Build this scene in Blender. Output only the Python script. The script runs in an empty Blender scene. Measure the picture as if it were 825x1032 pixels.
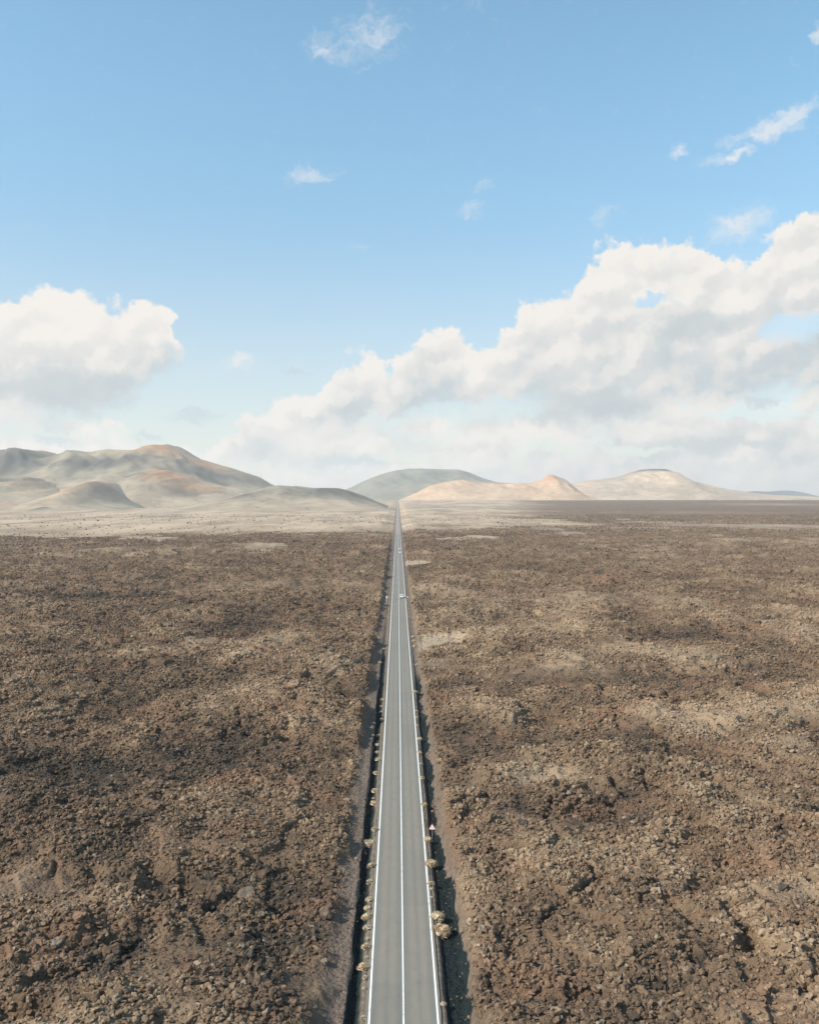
import bpy, bmesh, math, random
import numpy as np
from mathutils import Vector, Matrix, Euler

sc = bpy.context.scene
COL = sc.collection
R = math.radians
random.seed(11)
RNG = np.random.default_rng(11)

# ------------------------------------------------------------------ camera
F = 954.0 / 1032.0                 # focal length in image heights
CAM_H = 50.0
PW, PH = 825.0, 1032.0             # the photograph's own pixels, used only for measuring
YAW = math.atan((412.5 - 400.5) / 954.0)
PITCH = -math.atan((516.0 - 501.0) / 954.0)
cd = bpy.data.cameras.new('camera')
cam = bpy.data.objects.new('camera', cd)
COL.objects.link(cam)
cam.location = (-0.56, 0.0, CAM_H)
cam.rotation_euler = (math.pi / 2 + PITCH, 0, -YAW)
cd.sensor_fit = 'VERTICAL'
cd.sensor_height = 24.0
cd.lens = 24.0 * F
cd.clip_start = 0.5
cd.clip_end = 60000
sc.camera = cam

# ------------------------------------------------------------------ light
SUN_EL, SUN_AZ = R(38), R(-112)    # azimuth clockwise from the road's direction (+Y)
sd = bpy.data.lights.new('sun', 'SUN')
sd.energy = 4.6
sd.angle = R(0.5)
sd.color = (1.0, 0.935, 0.83)
sun = bpy.data.objects.new('sun', sd)
COL.objects.link(sun)
to_sun = Vector((math.sin(SUN_AZ) * math.cos(SUN_EL), math.cos(SUN_AZ) * math.cos(SUN_EL), math.sin(SUN_EL)))
sun.rotation_euler = to_sun.to_track_quat('Z', 'Y').to_euler()
sun.location = (-60, -40, 120)

SKY_STRENGTH = 0.13
EXPOSURE = 0.35
HAZE = 5.6e-5

sc.view_settings.view_transform = 'Standard'
sc.view_settings.look = 'None'
sc.view_settings.gamma = 1.0
sc.view_settings.exposure = EXPOSURE
sc.view_settings.use_curve_mapping = False
sc.render.engine = 'CYCLES'
cy = sc.cycles
cy.max_bounces = 3
cy.diffuse_bounces = 2
cy.glossy_bounces = 1
cy.transmission_bounces = 2
cy.volume_bounces = 1
cy.use_denoising = True
try:
    cy.denoiser = 'OPENIMAGEDENOISE'
    cy.denoising_input_passes = 'RGB_ALBEDO_NORMAL'
    cy.denoising_prefilter = 'ACCURATE'
except Exception:
    pass
cy.use_adaptive_sampling = False
sc.render.filter_size = 1.5 if hasattr(sc.render, 'filter_size') else 1.5


# ------------------------------------------------------------------ node expression helper
class X:
    """wraps a float or vector socket so that node graphs can be written as formulas"""
    def __init__(s, g, sock): s.g, s.s = g, sock
    def _m(s, op, *a, clamp=False): return s.g.math(op, s, *a, clamp=clamp)
    def __add__(s, o): return s._m('ADD', o)
    __radd__ = __add__
    def __sub__(s, o): return s._m('SUBTRACT', o)
    def __rsub__(s, o): return s.g.math('SUBTRACT', o, s)
    def __mul__(s, o): return s._m('MULTIPLY', o)
    __rmul__ = __mul__
    def __truediv__(s, o): return s._m('DIVIDE', o)
    def __rtruediv__(s, o): return s.g.math('DIVIDE', o, s)
    def __neg__(s): return s._m('MULTIPLY', -1.0)
    def max(s, o): return s._m('MAXIMUM', o)
    def min(s, o): return s._m('MINIMUM', o)
    def clamp(s): return s._m('ADD', 0.0, clamp=True)


class G:
    dim = '3D'
    def __init__(s, tree): s.t = tree; s.n = tree.nodes; s.l = tree.links
    def put(s, sock, v):
        if isinstance(v, X): s.l.new(v.s, sock)
        elif sock.type == 'VECTOR' and isinstance(v, tuple): sock.default_value = v[:3]
        else: sock.default_value = v
    def node(s, kind, **kw):
        n = s.n.new(kind)
        for k, v in kw.items(): setattr(n, k, v)
        return n
    def math(s, op, *a, clamp=False):
        n = s.node('ShaderNodeMath', operation=op, use_clamp=clamp)
        for i, v in enumerate(a): s.put(n.inputs[i], v)
        return X(s, n.outputs[0])
    def vec(s, op, a, b=None, scale=None):
        n = s.node('ShaderNodeVectorMath', operation=op)
        s.put(n.inputs[0], a)
        if b is not None: s.put(n.inputs[1], b)
        if scale is not None: s.put(n.inputs['Scale'], scale)
        return X(s, n.outputs['Value'] if op in ('LENGTH', 'DOT_PRODUCT') else n.outputs[0])
    def comb(s, x, y, z):
        n = s.node('ShaderNodeCombineXYZ')
        for i, v in enumerate((x, y, z)): s.put(n.inputs[i], v)
        return X(s, n.outputs[0])
    def sep(s, v):
        n = s.node('ShaderNodeSeparateXYZ'); s.put(n.inputs[0], v)
        return [X(s, o) for o in n.outputs]
    def smooth(s, v, a, b, lo=0.0, hi=1.0):
        n = s.node('ShaderNodeMapRange', interpolation_type='SMOOTHSTEP')
        s.put(n.inputs[0], v); s.put(n.inputs[1], a); s.put(n.inputs[2], b); s.put(n.inputs[3], lo); s.put(n.inputs[4], hi)
        return X(s, n.outputs[0])
    def lin(s, v, a, b, lo=0.0, hi=1.0):
        n = s.node('ShaderNodeMapRange')
        s.put(n.inputs[0], v); s.put(n.inputs[1], a); s.put(n.inputs[2], b); s.put(n.inputs[3], lo); s.put(n.inputs[4], hi)
        return X(s, n.outputs[0])
    def noise(s, v, scale, detail=4.0, rough=0.5, lac=2.0, dist=0.0, color=False):
        n = s.node('ShaderNodeTexNoise', noise_dimensions=s.dim)
        s.put(n.inputs['Vector'], v)
        n.inputs['Scale'].default_value = scale; n.inputs['Detail'].default_value = detail
        n.inputs['Roughness'].default_value = rough; n.inputs['Lacunarity'].default_value = lac
        n.inputs['Distortion'].default_value = dist
        return X(s, n.outputs['Color' if color else 'Fac'])
    def voro(s, v, scale, smooth=None, out='Distance', detail=0.0, rough=0.5):
        n = s.node('ShaderNodeTexVoronoi', voronoi_dimensions=s.dim)
        if smooth is not None:
            n.feature = 'SMOOTH_F1'; n.inputs['Smoothness'].default_value = smooth
        s.put(n.inputs['Vector'], v)
        n.inputs['Scale'].default_value = scale
        n.inputs['Detail'].default_value = detail; n.inputs['Roughness'].default_value = rough
        return X(s, n.outputs[out])
    def mix(s, f, a, b):
        n = s.node('ShaderNodeMix', data_type='RGBA')
        s.put(n.inputs[0], f); s.put(n.inputs[6], a); s.put(n.inputs[7], b)
        return X(s, n.outputs[2])
    def curve(s, v, pts, lo, hi, ylo, yhi):
        """piecewise smooth curve through pts (x, y) as a Float Curve node"""
        n = s.node('ShaderNodeFloatCurve')
        xn = s.lin(v, lo, hi, 0.0, 1.0)
        s.put(n.inputs['Value'], xn)
        c = n.mapping.curves[0]
        P = [((x - lo) / (hi - lo), (y - ylo) / (yhi - ylo)) for x, y in pts]
        c.points[0].location = P[0]; c.points[1].location = P[-1]
        for p in P[1:-1]: c.points.new(*p)
        for p in c.points: p.handle_type = 'AUTO_CLAMPED'
        n.mapping.update()
        return s.lin(X(s, n.outputs[0]), 0.0, 1.0, ylo, yhi)


def rgb(r, g, b): return (r, g, b, 1.0)


# ------------------------------------------------------------------ world: Nishita sky with cumulus banks
def build_world():
    w = bpy.data.worlds.new('World')
    sc.world = w
    w.use_nodes = True
    t = w.node_tree
    t.nodes.clear()
    g = G(t)
    g.dim = '2D'          # the cloud pattern lives on compass angle x height angle
    tc = g.node('ShaderNodeTexCoord')
    D = X(g, tc.outputs['Generated'])
    x, y, z = g.sep(D)
    sky = g.node('ShaderNodeTexSky', sky_type='NISHITA')
    sky.sun_disc = False
    sky.sun_elevation = SUN_EL
    sky.sun_rotation = SUN_AZ
    sky.altitude = 100
    sky.air_density = 1.0
    sky.dust_density = 0.6
    sky.ozone_density = 2.0
    g.put(sky.inputs[0], g.vec('NORMALIZE', g.comb(x, y, z.max(0.004))))
    skyc = X(g, sky.outputs[0])

    # compass angle and slope, in degrees: directions in the world, not places in the picture
    az = g.math('ARCTAN2', x, y) * 57.29578
    hor = g.math('SQRT', x * x + y * y + 1e-6)
    el = g.math('ARCTAN2', z, hor) * 57.29578
    def A(px): return math.degrees(math.atan((px - 412.5) / 954.0) + YAW)
    def E(px, py):
        a = math.atan((px - 412.5) / 954.0)
        return math.degrees(math.atan((501.0 - py) / 954.0 * math.cos(a)))
    P0 = g.comb(az, el, 0.0)
    # billowing warp
    wv = g.noise(P0, 0.55, 3.0, 0.55, color=True)
    wv = g.vec('SUBTRACT', wv, (0.5, 0.5, 0.5))
    wv2 = g.noise(P0, 2.6, 2.0, 0.5, color=True)
    wv2 = g.vec('SUBTRACT', wv2, (0.5, 0.5, 0.5))
    P1 = g.vec('ADD', g.vec('ADD', P0, g.vec('SCALE', wv, scale=1.7)), g.vec('SCALE', wv2, scale=0.42))
    u1, v1, _ = g.sep(P1)

    def billow(P, dv=2.0, dn=5.0):
        a = 1.0 - g.voro(P, 0.50, smooth=0.55, detail=dv, rough=0.5) * 1.25
        b = g.noise(P, 0.62, dn, 0.50)
        return a * 0.62 + b * 0.95 - 0.50
    Pn = g.vec('ADD', P0, g.vec('SCALE', wv2, scale=0.5))
    Pn = g.vec('MULTIPLY', Pn, (1.0, 1.25, 1.0))
    b0 = billow(Pn)
    s0 = billow(Pn, 0.6, 1.6)
    s1 = billow(g.vec('ADD', Pn, (-0.50, 0.72, 0.0)), 0.6, 1.6)
    lit = g.smooth(s0 - s1 + (b0 - s0) * 0.35, -0.30, 0.30)

    LO, HI = -60.0, 60.0
    def crv(pts, fill):
        q = [(A(px), E(px, py)) for px, py in pts]
        q = [(LO, fill)] + q + [(HI, fill)]
        return q
    topA = [(-520, 430), (-420, 350), (-250, 320), (-160, 400), (-90, 350), (-40, 320), (0, 306), (20, 288), (45, 282), (75, 296), (110, 300), (140, 300), (165, 302), (178, 318), (186, 350), (192, 430),
            (215, 470), (232, 440), (262, 408), (292, 396), (322, 388), (345, 362), (372, 350), (394, 362), (410, 345),
            (436, 328), (462, 330), (486, 345), (504, 332), (522, 308), (547, 298), (568, 300), (580, 288), (594, 260),
            (612, 242), (642, 238), (672, 246), (702, 240), (728, 258), (748, 258), (766, 236), (782, 222), (802, 212), (820, 196), (850, 190), (920, 215), (1000, 300), (1100, 360), (1300, 420), (1600, 440)]
    botA = [(-520, 440), (-250, 430), (-90, 430), (0, 418), (60, 420), (100, 412), (130, 395), (160, 372), (192, 350), (215, 430), (250, 446),
            (300, 440), (350, 432), (400, 420), (440, 405), (480, 418), (520, 400), (560, 418), (620, 425), (680, 395), (720, 400), (760, 396), (820, 384), (920, 380), (1100, 400), (1600, 440)]
    topB = [(-520, 440), (-200, 420), (-60, 400), (0, 398), (24, 400), (44, 424), (60, 440), (80, 422), (104, 416), (128, 432), (150, 455), (200, 452),
            (228, 432), (262, 415), (300, 408), (340, 404), (380, 414), (420, 404), (452, 412), (482, 402), (520, 412), (552, 402), (600, 398), (642, 396), (682, 388), (712, 384), (742, 388),
            (764, 396), (790, 402), (824, 384), (900, 390), (1100, 430), (1600, 445)]
    def YD(q): return [(a, e) for a, e in q]
    tA = g.curve(u1, YD(crv(topA, 3.0)), LO, HI, -5.0, 25.0)
    bA = g.curve(u1, YD(crv(botA, 3.0)), LO, HI, -5.0, 25.0)
    tB = g.curve(u1, YD(crv(topB, 3.0)), LO, HI, -5.0, 25.0)

    # bank A, the big heaps
    up = tA - v1                     # degrees under the top
    dn = v1 - bA                     # degrees over the base
    dA = up * 0.55 + (b0 - 0.12) * 0.75
    aA = g.smooth(dA, 0.0, 0.34) * g.smooth(dn + (s0 - 0.1) * 1.6, -1.3, 0.9)
    hA = g.smooth(dn / (tA - bA).max(0.4), -0.25, 0.75)
    # bank B, low and far
    upB = tB - v1
    dB = upB * 0.7 + (b0 - 0.12) * 0.8
    aB = g.smooth(dB, -0.05, 0.45) * 0.97
    # holes
    hole = g.noise(g.vec('ADD', P0, (31.0, 7.0, 3.0)), 0.33, 3.0, 0.5)
    aB = aB * g.smooth(hole, 0.34, 0.44, 0.45, 1.0)
    aA = aA * g.smooth(hole + hA * 0.2, 0.30, 0.38, 0.5, 1.0)

    white = rgb(1.0, 0.96, 0.905)
    mid = rgb(0.80, 0.805, 0.79)
    grey = rgb(0.60, 0.68, 0.72)
    big = g.noise(P0, 0.26, 3.0, 0.5)
    shA = (hA * 0.58 + lit * 0.30 + g.smooth(up, 2.4, 0.0) * 0.30 - 0.06 + (big - 0.42) * 0.7).clamp()
    cA = g.mix(g.smooth(shA, 0.10, 0.52), grey, mid)
    cA = g.mix(g.smooth(shA, 0.38, 0.92), cA, white)
    shB = (g.smooth(upB, 2.2, 0.3) * 0.62 + lit * 0.44 + (big - 0.45) * 1.1 + 0.20).clamp()
    cB = g.mix(g.smooth(shB, 0.0, 0.40), rgb(0.66, 0.72, 0.74), rgb(0.84, 0.84, 0.82))
    cB = g.mix(g.smooth(shB, 0.35, 0.9), cB, rgb(1.0, 0.96, 0.905))

    # loose wisps and scraps
    def scrap(px, py, rx, ry, tilt=0.0, k=1.0):
        c = (A(px), E(px, py), 0.0)
        d = g.vec('SUBTRACT', P1, c)
        ct, st = math.cos(tilt), math.sin(tilt)
        dx, dy, _ = g.sep(d)
        rx, ry = rx * 0.06, ry * 0.06
        q = g.comb((dx * ct + dy * st) / rx, (dy * ct - dx * st) / ry, 0.0)
        return (1.0 - g.vec('LENGTH', q)).max(0.0) * k
    sl = [(372, 42, 72, 34, 0.25, 0.58), (330, 52, 34, 22, 0, 0.6), (785, 126, 74, 13, 0.28, 0.95), (735, 160, 42, 9, 0.1, 1.0), (473, 212, 26, 10, 0.15, 0.6),
          (315, 177, 40, 13, 0, 0.75), (742, 226, 46, 22, 0.2, 0.9), (606, 218, 22, 14, 0, 0.6), (240, 366, 26, 13, 0, 1.0), (686, 156, 14, 10, 0, 0.8), (828, 40, 14, 18, 0, 1.2),
          (480, 4, 60, 10, 0, 0.4), (485, 190, 18, 9, 0, 0.6), (362, 250, 26, 9, 0, 0.3), (-160, 150, 90, 20, 0.2, 0.8), (1050, 100, 90, 20, 0.2, 0.8)]
    sm = None
    for q in sl:
        e = scrap(*q)
        sm = e if sm is None else sm.max(e)
    fib = g.noise(g.vec('MULTIPLY', P1, (0.8, 1.9, 1.0)), 0.9, 6.0, 0.62)
    aS = g.smooth(sm * 1.1 + (fib - 0.60) * 1.1, 0.0, 1.1) * 0.9
    gl = [(195, 419, 34, 9), (150, 440, 30, 7), (58, 444, 32, 9), (352, 468, 60, 11), (300, 372, 22, 5), (765, 407, 30, 8)]
    gm = None
    for q in gl:
        e = scrap(*q)
        gm = e if gm is None else gm.max(e)
    aG = g.smooth(gm + (fib - 0.55) * 0.9, 0.05, 0.75) * 0.65

    # gaps of blue between the heaps
    hl = [(470, 414, 90, 14), (658, 301, 26, 9), (800, 330, 46, 18), (250, 472, 60, 9), (560, 452, 60, 8), (760, 418, 60, 9), (400, 462, 70, 7), (385, 425, 40, 9), (20, 436, 60, 9), (640, 455, 50, 6)]
    hm = None
    for q in hl:
        e = scrap(*q)
        hm = e if hm is None else hm.max(e)
    gap = 1.0 - g.smooth(hm * 1.3 + (fib - 0.5) * 0.9, 0.05, 0.7) * 0.80
    aA = aA * gap
    aB = aB * gap
    # thin veil near the horizon
    S = 1.0 / SKY_STRENGTH
    K = 2 ** (-EXPOSURE)
    def col(c): return g.vec('SCALE', c, scale=S * K * 0.93)
    tint = g.mix(g.smooth(el, 2.0, 26.0), rgb(1.08, 1.02, 0.93), rgb(1.20, 1.46, 1.30))
    c = g.vec('MULTIPLY', skyc, tint)
    veil = g.smooth(el, 17.0, 1.0) * (0.30 + 0.35 * g.noise(g.vec('MULTIPLY', P0, (0.35, 0.8, 1.0)), 0.5, 4.0, 0.6))
    c = g.mix(veil, c, col(rgb(0.76, 0.82, 0.87)))
    def soft(lst):
        m_ = None
        for q in lst:
            e = scrap(*q)
            m_ = e if m_ is None else m_.max(e)
        return g.smooth(m_ * 1.2 + (fib - 0.5) * 0.5, 0.1, 0.9)
    tops = soft([(705, 410, 64, 22), (560, 440, 80, 18), (640, 432, 50, 16), (318, 440, 100, 22), (475, 440, 60, 16), (95, 434, 44, 18), (12, 414, 44, 22), (620, 258, 60, 24), (700, 262, 50, 20), (540, 318, 44, 18), (440, 345, 34, 18), (90, 310, 70, 20)])
    bel = soft([(604, 408, 90, 22), (540, 416, 60, 16), (440, 408, 50, 16), (50, 392, 110, 34), (350, 466, 80, 10), (720, 448, 100, 12), (120, 400, 50, 18), (700, 330, 70, 24)])
    cA = g.mix(bel * .75, cA, rgb(0.58, 0.65, 0.68)); cB = g.mix(bel * .7, cB, rgb(0.60, 0.67, 0.70))
    cA = g.mix(tops * .55, cA, white); cB = g.mix(tops * .9, cB, white)
    c = g.mix(aS, c, col(rgb(0.90, 0.92, 0.93)))
    c = g.mix(aB, c, col(cB))
    c = g.mix(aA, c, col(cA))
    c = g.mix(aG, c, col(rgb(0.60, 0.72, 0.78)))
    c = g.mix(g.smooth(el, 1.8, -0.2) * 0.40, c, col(rgb(0.80, 0.815, 0.80)))
    bg = g.node('ShaderNodeBackground')
    g.put(bg.inputs[0], c)
    bg.inputs[1].default_value = SKY_STRENGTH
    out = g.node('ShaderNodeOutputWorld')
    t.links.new(bg.outputs[0], out.inputs[0])
    w.cycles.sampling_method = 'MANUAL'
    w.cycles.sample_map_resolution = 512


build_world()


# ------------------------------------------------------------------ numpy noise
def _hash(ix, iy, seed):
    with np.errstate(over='ignore'):
        h = ix.astype(np.uint32) * np.uint32(374761393) + iy.astype(np.uint32) * np.uint32(668265263) + np.uint32((seed * 974634777) & 0xffffffff)
        h = (h ^ (h >> np.uint32(13))) * np.uint32(1274126177)
        h ^= h >> np.uint32(16)
    return h

def gnoise(x, y, seed=0):
    """gradient noise, about -1..1"""
    fx, fy = np.floor(x), np.floor(y)
    ix, iy = fx.astype(np.int64), fy.astype(np.int64)
    dx, dy = (x - fx), (y - fy)
    u = dx * dx * dx * (dx * (dx * 6 - 15) + 10)
    v = dy * dy * dy * (dy * (dy * 6 - 15) + 10)
    def gr(i, j):
        a = _hash(ix + i, iy + j, seed).astype(np.float64) * (2 * math.pi / 4294967296.0)
        return np.cos(a) * (dx - i) + np.sin(a) * (dy - j)
    n0 = gr(0, 0) * (1 - u) + gr(1, 0) * u
    n1 = gr(0, 1) * (1 - u) + gr(1, 1) * u
    return (n0 * (1 - v) + n1 * v) * 1.5

def fbm(x, y, lam, octs, seed=0, gain=0.5, ridged=False, spacing=None):
    s = 0.0; a = 1.0; tot = 0.0
    for k in range(octs):
        l = lam / 2.03 ** k
        n = gnoise(x / l + 17.3 * k, y / l - 9.1 * k, seed + k * 7)
        if ridged: n = 1.0 - 2.0 * np.abs(n)
        if spacing is not None: n = n * np.clip(l / (spacing * 3.0) - 0.35, 0, 1)
        s = s + a * n; tot += a; a *= gain
    return s / tot

def sstep(a, b, v):
    t = np.clip((v - a) / (b - a), 0, 1)
    return t * t * (3 - 2 * t)

# ------------------------------------------------------------------ the lie of the land
def rise(x, y):
    """the plain climbs very gently towards the hills, a little more on the right"""
    r = 23.0 * sstep(2400, 7000, y) + 4.0 * sstep(2500, 6500, y) * sstep(-600, 1500, x)
    return r - 0.0045 * np.maximum(y - 7500, 0)

def spacing_at(y): return np.maximum(0.2, np.abs(y) * 0.0011)

def px_to_ground(px, py, z=0.0):
    """a picture measurement of the photo turned into a place on the ground"""
    f = Vector((px - PW / 2, -(py - PH / 2), -954.0))
    d = cam.rotation_euler.to_matrix() @ f
    d = d / d.y
    y = 60.0
    yy = np.concatenate([np.arange(60, 1500, 0.25), np.arange(1500, 16000, 5.0)])
    h = CAM_H + d.z * yy - rise(cam.location.x + d.x * yy, yy) - z
    k = np.argmax(h < 0) if (h < 0).any() else len(yy) - 1
    return cam.location.x + d.x * yy[k], yy[k]

# soft patches measured on the photo: px, py, half width px, half height px, lightness change, smoothness (fewer stones)
PATCH = [
    (150, 557, 120, 4, .55, .4), (60, 566, 60, 3, .35, .2), (270, 592, 110, 6, .5, .5), (205, 648, 12, 5, .8, .8), (230, 655, 70, 9, .3, .3), (20, 640, 22, 5, .4, .2),
    (30, 612, 50, 5, .25, .2), (330, 575, 40, 6, .35, .3), (250, 576, 60, 4, .3, .2), (110, 605, 60, 4, -.35, 0), (240, 617, 16, 3, -.5, 0), (60, 600, 18, 3, -.5, 0),
    (100, 688, 50, 9, -.55, 0), (160, 677, 90, 5, -.35, 0), (60, 778, 40, 13, -.45, 0), (20, 730, 30, 6, -.3, 0), (180, 760, 30, 8, -.35, 0), (130, 733, 18, 6, -.6, 0),
    (235, 718, 16, 5, -.35, 0), (90, 800, 50, 14, .25, .2), (200, 725, 30, 6, .35, .3), (190, 757, 40, 8, .2, .2), (385, 655, 9, 11, -.45, .2), (35, 925, 55, 12, .25, .6), (30, 770, 40, 9, -.2, 0),
    (180, 990, 45, 28, .35, .5), (215, 870, 60, 10, .22, .5), (35, 905, 55, 16, .12, .8), (240, 850, 80, 12, -.15, .1), (125, 985, 10, 26, -.7, 0), (105, 1000, 16, 12, -.4, 0), (320, 1005, 30, 26, .1, .9),
    (620, 609, 80, 6, .55, .6), (540, 632, 60, 7, .42, .4), (430, 605, 90, 5, .3, .3), (740, 563, 90, 5, .3, .3), (740, 589, 40, 5, .4, .3), (560, 577, 50, 4, -.35, 0), (690, 546, 90, 4, .25, .2), (800, 548, 50, 4, .3, .3),
    (560, 683, 70, 12, .32, .6), (690, 665, 40, 9, .4, .6), (620, 660, 30, 8, .3, .6), (800, 640, 60, 9, .2, .2), (610, 690, 70, 10, -.35, 0), (720, 690, 60, 4, -.35, 0), (530, 660, 60, 12, -.22, 0),
    (700, 735, 50, 12, .5, .5), (790, 730, 40, 10, .4, .4), (640, 745, 26, 7, -.4, 0), (560, 755, 60, 10, -.3, 0), (690, 765, 60, 8, -.25, 0), (480, 740, 40, 26, -.15, .3), (790, 760, 40, 8, .3, .4),
    (540, 796, 34, 14, .42, .75), (520, 840, 26, 16, .25, .5), (526, 828, 8, 5, -.9, 0), (690, 906, 22, 9, .4, .4), (790, 925, 40, 14, .45, .5), (600, 845, 40, 8, -.12, .5), (785, 846, 9, 6, -.6, 0), (500, 890, 10, 16, -.5, 0), (800, 895, 12, 8, -.4, 0),
    (455, 960, 12, 26, -.05, .95), (455, 860, 8, 10, -.2, .8), (470, 800, 14, 10, -.3, .8), (730, 1010, 80, 18, -.06, .2), (560, 1000, 70, 20, .06, .1),
]
PW_ = []
for px, py, rx, ry, k, s in PATCH:
    cx, cyy = px_to_ground(px, py)
    mx = rx / 954.0 * cyy
    y0 = px_to_ground(px, py + ry)[1]; y1 = px_to_ground(px, max(py - ry, 506))[1]
    PW_.append((cx, (y0 + y1) / 2, mx, (y1 - y0) / 2 + 0.1, k, s))

def patches(x, y):
    """lightness (-1..1) and smoothness (0..1) of the ground, patches with ragged rims"""
    wx = fbm(x, y, 26, 4, 91, .6) ; wy = fbm(x, y, 31, 4, 93, .6)
    tone = np.zeros_like(x); sm = np.zeros_like(x)
    for cx, cyy, rx, ry, k, s in PW_:
        d = ((x - cx) / rx + wx * 1.1) ** 2 + ((y - cyy) / ry + wy * 1.1) ** 2
        m = np.exp(-d * 0.9)
        tone += k * m; sm = np.maximum(sm, s * m)
    n = fbm(x, y * 0.7, 150, 5, 5, .6)
    n2 = fbm(x, y * 0.8, 22, 4, 15, .6)
    tone = tone + n * 0.60 + n2 * 0.34 + fbm(x, y * .6, 60, 4, 18, .6) * .35
    sm = np.clip(np.maximum(sm, sstep(.25, .6, n + n2 * .8) * 0.6), 0, 1)
    tone = tone - .08 * sstep(1100, 1700, y) * sstep(-200, 300, x) + .10 * sstep(-40, 40, x)
    return np.clip(tone, -1, 1), sm

def ash_amount(x, y):
    """pale ash plain beyond the lava's edge"""
    e = fbm(x, y, 420, 5, 61, .62)
    edge = 1240 + 420 * e + 330 * fbm(x, y * .5, 130, 4, 62, .6) + np.where(x > 0, 260 * sstep(0, 160, x), 0.40 * x)
    left = sstep(-160, 380, y - edge) * (1 - sstep(40, 420, x + 260 * e - (y - 1500) * 0.12))
    # pockets of ash inside the flow's far rim
    pk = sstep(.16, .34, fbm(x, y * .45, 90, 4, 63, .6)) * sstep(640, 1100, y) * (1 - sstep(200, 900, x)) * .75
    # light streaks on the right
    st = pk
    for px, py, rx, ry, k in ((525, 529.5, 66, 1.6, 1.0), (660, 527, 60, 1.0, .55), (760, 531, 90, 2.0, .8), (640, 533, 60, 1.2, .5), (460, 524, 40, 2.6, .6), (700, 517, 60, 1, .25), (780, 508.5, 40, .8, .5)):
        cx, cyy = px_to_ground(px, py); mx = rx / 954 * cyy
        a = px_to_ground(px, py + ry)[1]; b = px_to_ground(px, py - ry)[1]
        d = ((x - cx) / mx + e * .5) ** 2 + ((y - (a + b) / 2) / ((b - a) / 2) + e * .9) ** 2
        st = np.maximum(st, k * np.exp(-d * .55))
    # dark tongues crossing the pale plain
    dk = sstep(.12, .5, fbm(x * .5, y, 520, 4, 77, .6)) * .55
    return np.clip(np.maximum(left * (1 - dk), st), 0, 1)

def turnout(x, y):
    """two pale, trodden sandy pull-ins on the right of the road"""
    n = fbm(x, y, 6, 4, 33, .6) * 0.6
    def tri(x0, x1, yc, hw):
        t = (x - x0) / (x1 - x0)
        w = hw * (1 - 0.75 * np.clip(t, 0, 1))
        return sstep(-.06, .05, t) * (1 - sstep(.75, 1.0, t + n * .5)) * (1 - sstep(.55, 1.0, np.abs(y - yc - 6 * t) / w + n))
    a = tri(7.0, 24.0, 324, 19)
    b = tri(5.5, 26.0, 712, 30)
    return np.maximum(a, b)

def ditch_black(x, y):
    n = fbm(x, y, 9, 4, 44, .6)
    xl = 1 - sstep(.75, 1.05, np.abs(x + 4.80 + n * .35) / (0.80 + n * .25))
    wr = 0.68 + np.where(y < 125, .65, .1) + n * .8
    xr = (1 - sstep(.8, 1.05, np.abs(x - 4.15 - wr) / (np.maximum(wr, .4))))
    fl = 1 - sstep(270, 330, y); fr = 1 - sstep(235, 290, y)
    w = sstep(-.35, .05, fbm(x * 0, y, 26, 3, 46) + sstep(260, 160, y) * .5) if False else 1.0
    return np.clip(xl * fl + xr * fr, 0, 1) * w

def corridor(x, y):
    """engineered strip along the road: verge, ditch, bank. returns height offset and blend (1 = road works)"""
    ax = np.abs(x)
    n = fbm(x, y, 8, 4, 21, .55)
    n3 = fbm(x, y, 1.6, 3, 22, .55)
    far = sstep(230, 420, y)
    dl = .62 * (1 - .75 * far); dr = .60 * (1 - .8 * far)
    D = np.where(x < 0, dl, dr)
    z = -0.05 - sstep(3.9, 4.7, ax + n * .22) * (D + n * .12)
    # rise on the outer side of the ditch
    in0 = np.where(x < 0, 4.95 + n * .35, 5.2 + n * .9 + np.where(y < 125, .9, 0))
    in1 = in0 + np.where(x < 0, .85, 1.7)
    up = np.where(x < 0, dl + .22 * (1 - far), dr + .15)
    z = z + sstep(0, 1, (ax - in0) / (in1 - in0)) * up + n3 * (.035 + .05 * sstep(4.2, 4.8, ax))
    b = 1 - sstep(np.where(x < 0, 6.6, 5.9) + n * 1.2, np.where(x < 0, 9.4, 7.4) + n * 2.0 + np.where((x > 0) & (y < 125), 1.0, 0), ax)
    return z, b

def heaps(x, y, sp=None):
    a = fbm(x, y, 38, 4, 141, .5, spacing=sp)
    b = fbm(x * .8 + y * .2, y * .8 - x * .3, 19, 3, 142, .5, ridged=True, spacing=sp)
    return a, b

def folds(x, y, sp=None):
    """flow lobes ending in little scarps, and narrow creases between them"""
    wx = fbm(x, y, 14, 3, 160, .5, spacing=sp) * 5; wy = fbm(x, y, 14, 3, 161, .5, spacing=sp) * 5
    n = fbm(x + wx, (y + wy) * .8, 44, 4, 151, .55, spacing=sp)
    lobes = sum(sstep(t, t + .035, n) for t in (-.42, -.22, -.05, .12, .30)) - 2.5
    c = np.abs(fbm(x + wy, y + wx, 24, 3, 152, .5, spacing=sp))
    crease = 1 - sstep(0, .055, c)
    gate = sstep(-.1, .25, fbm(x, y, 60, 2, 153))
    return lobes, crease * gate

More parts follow.
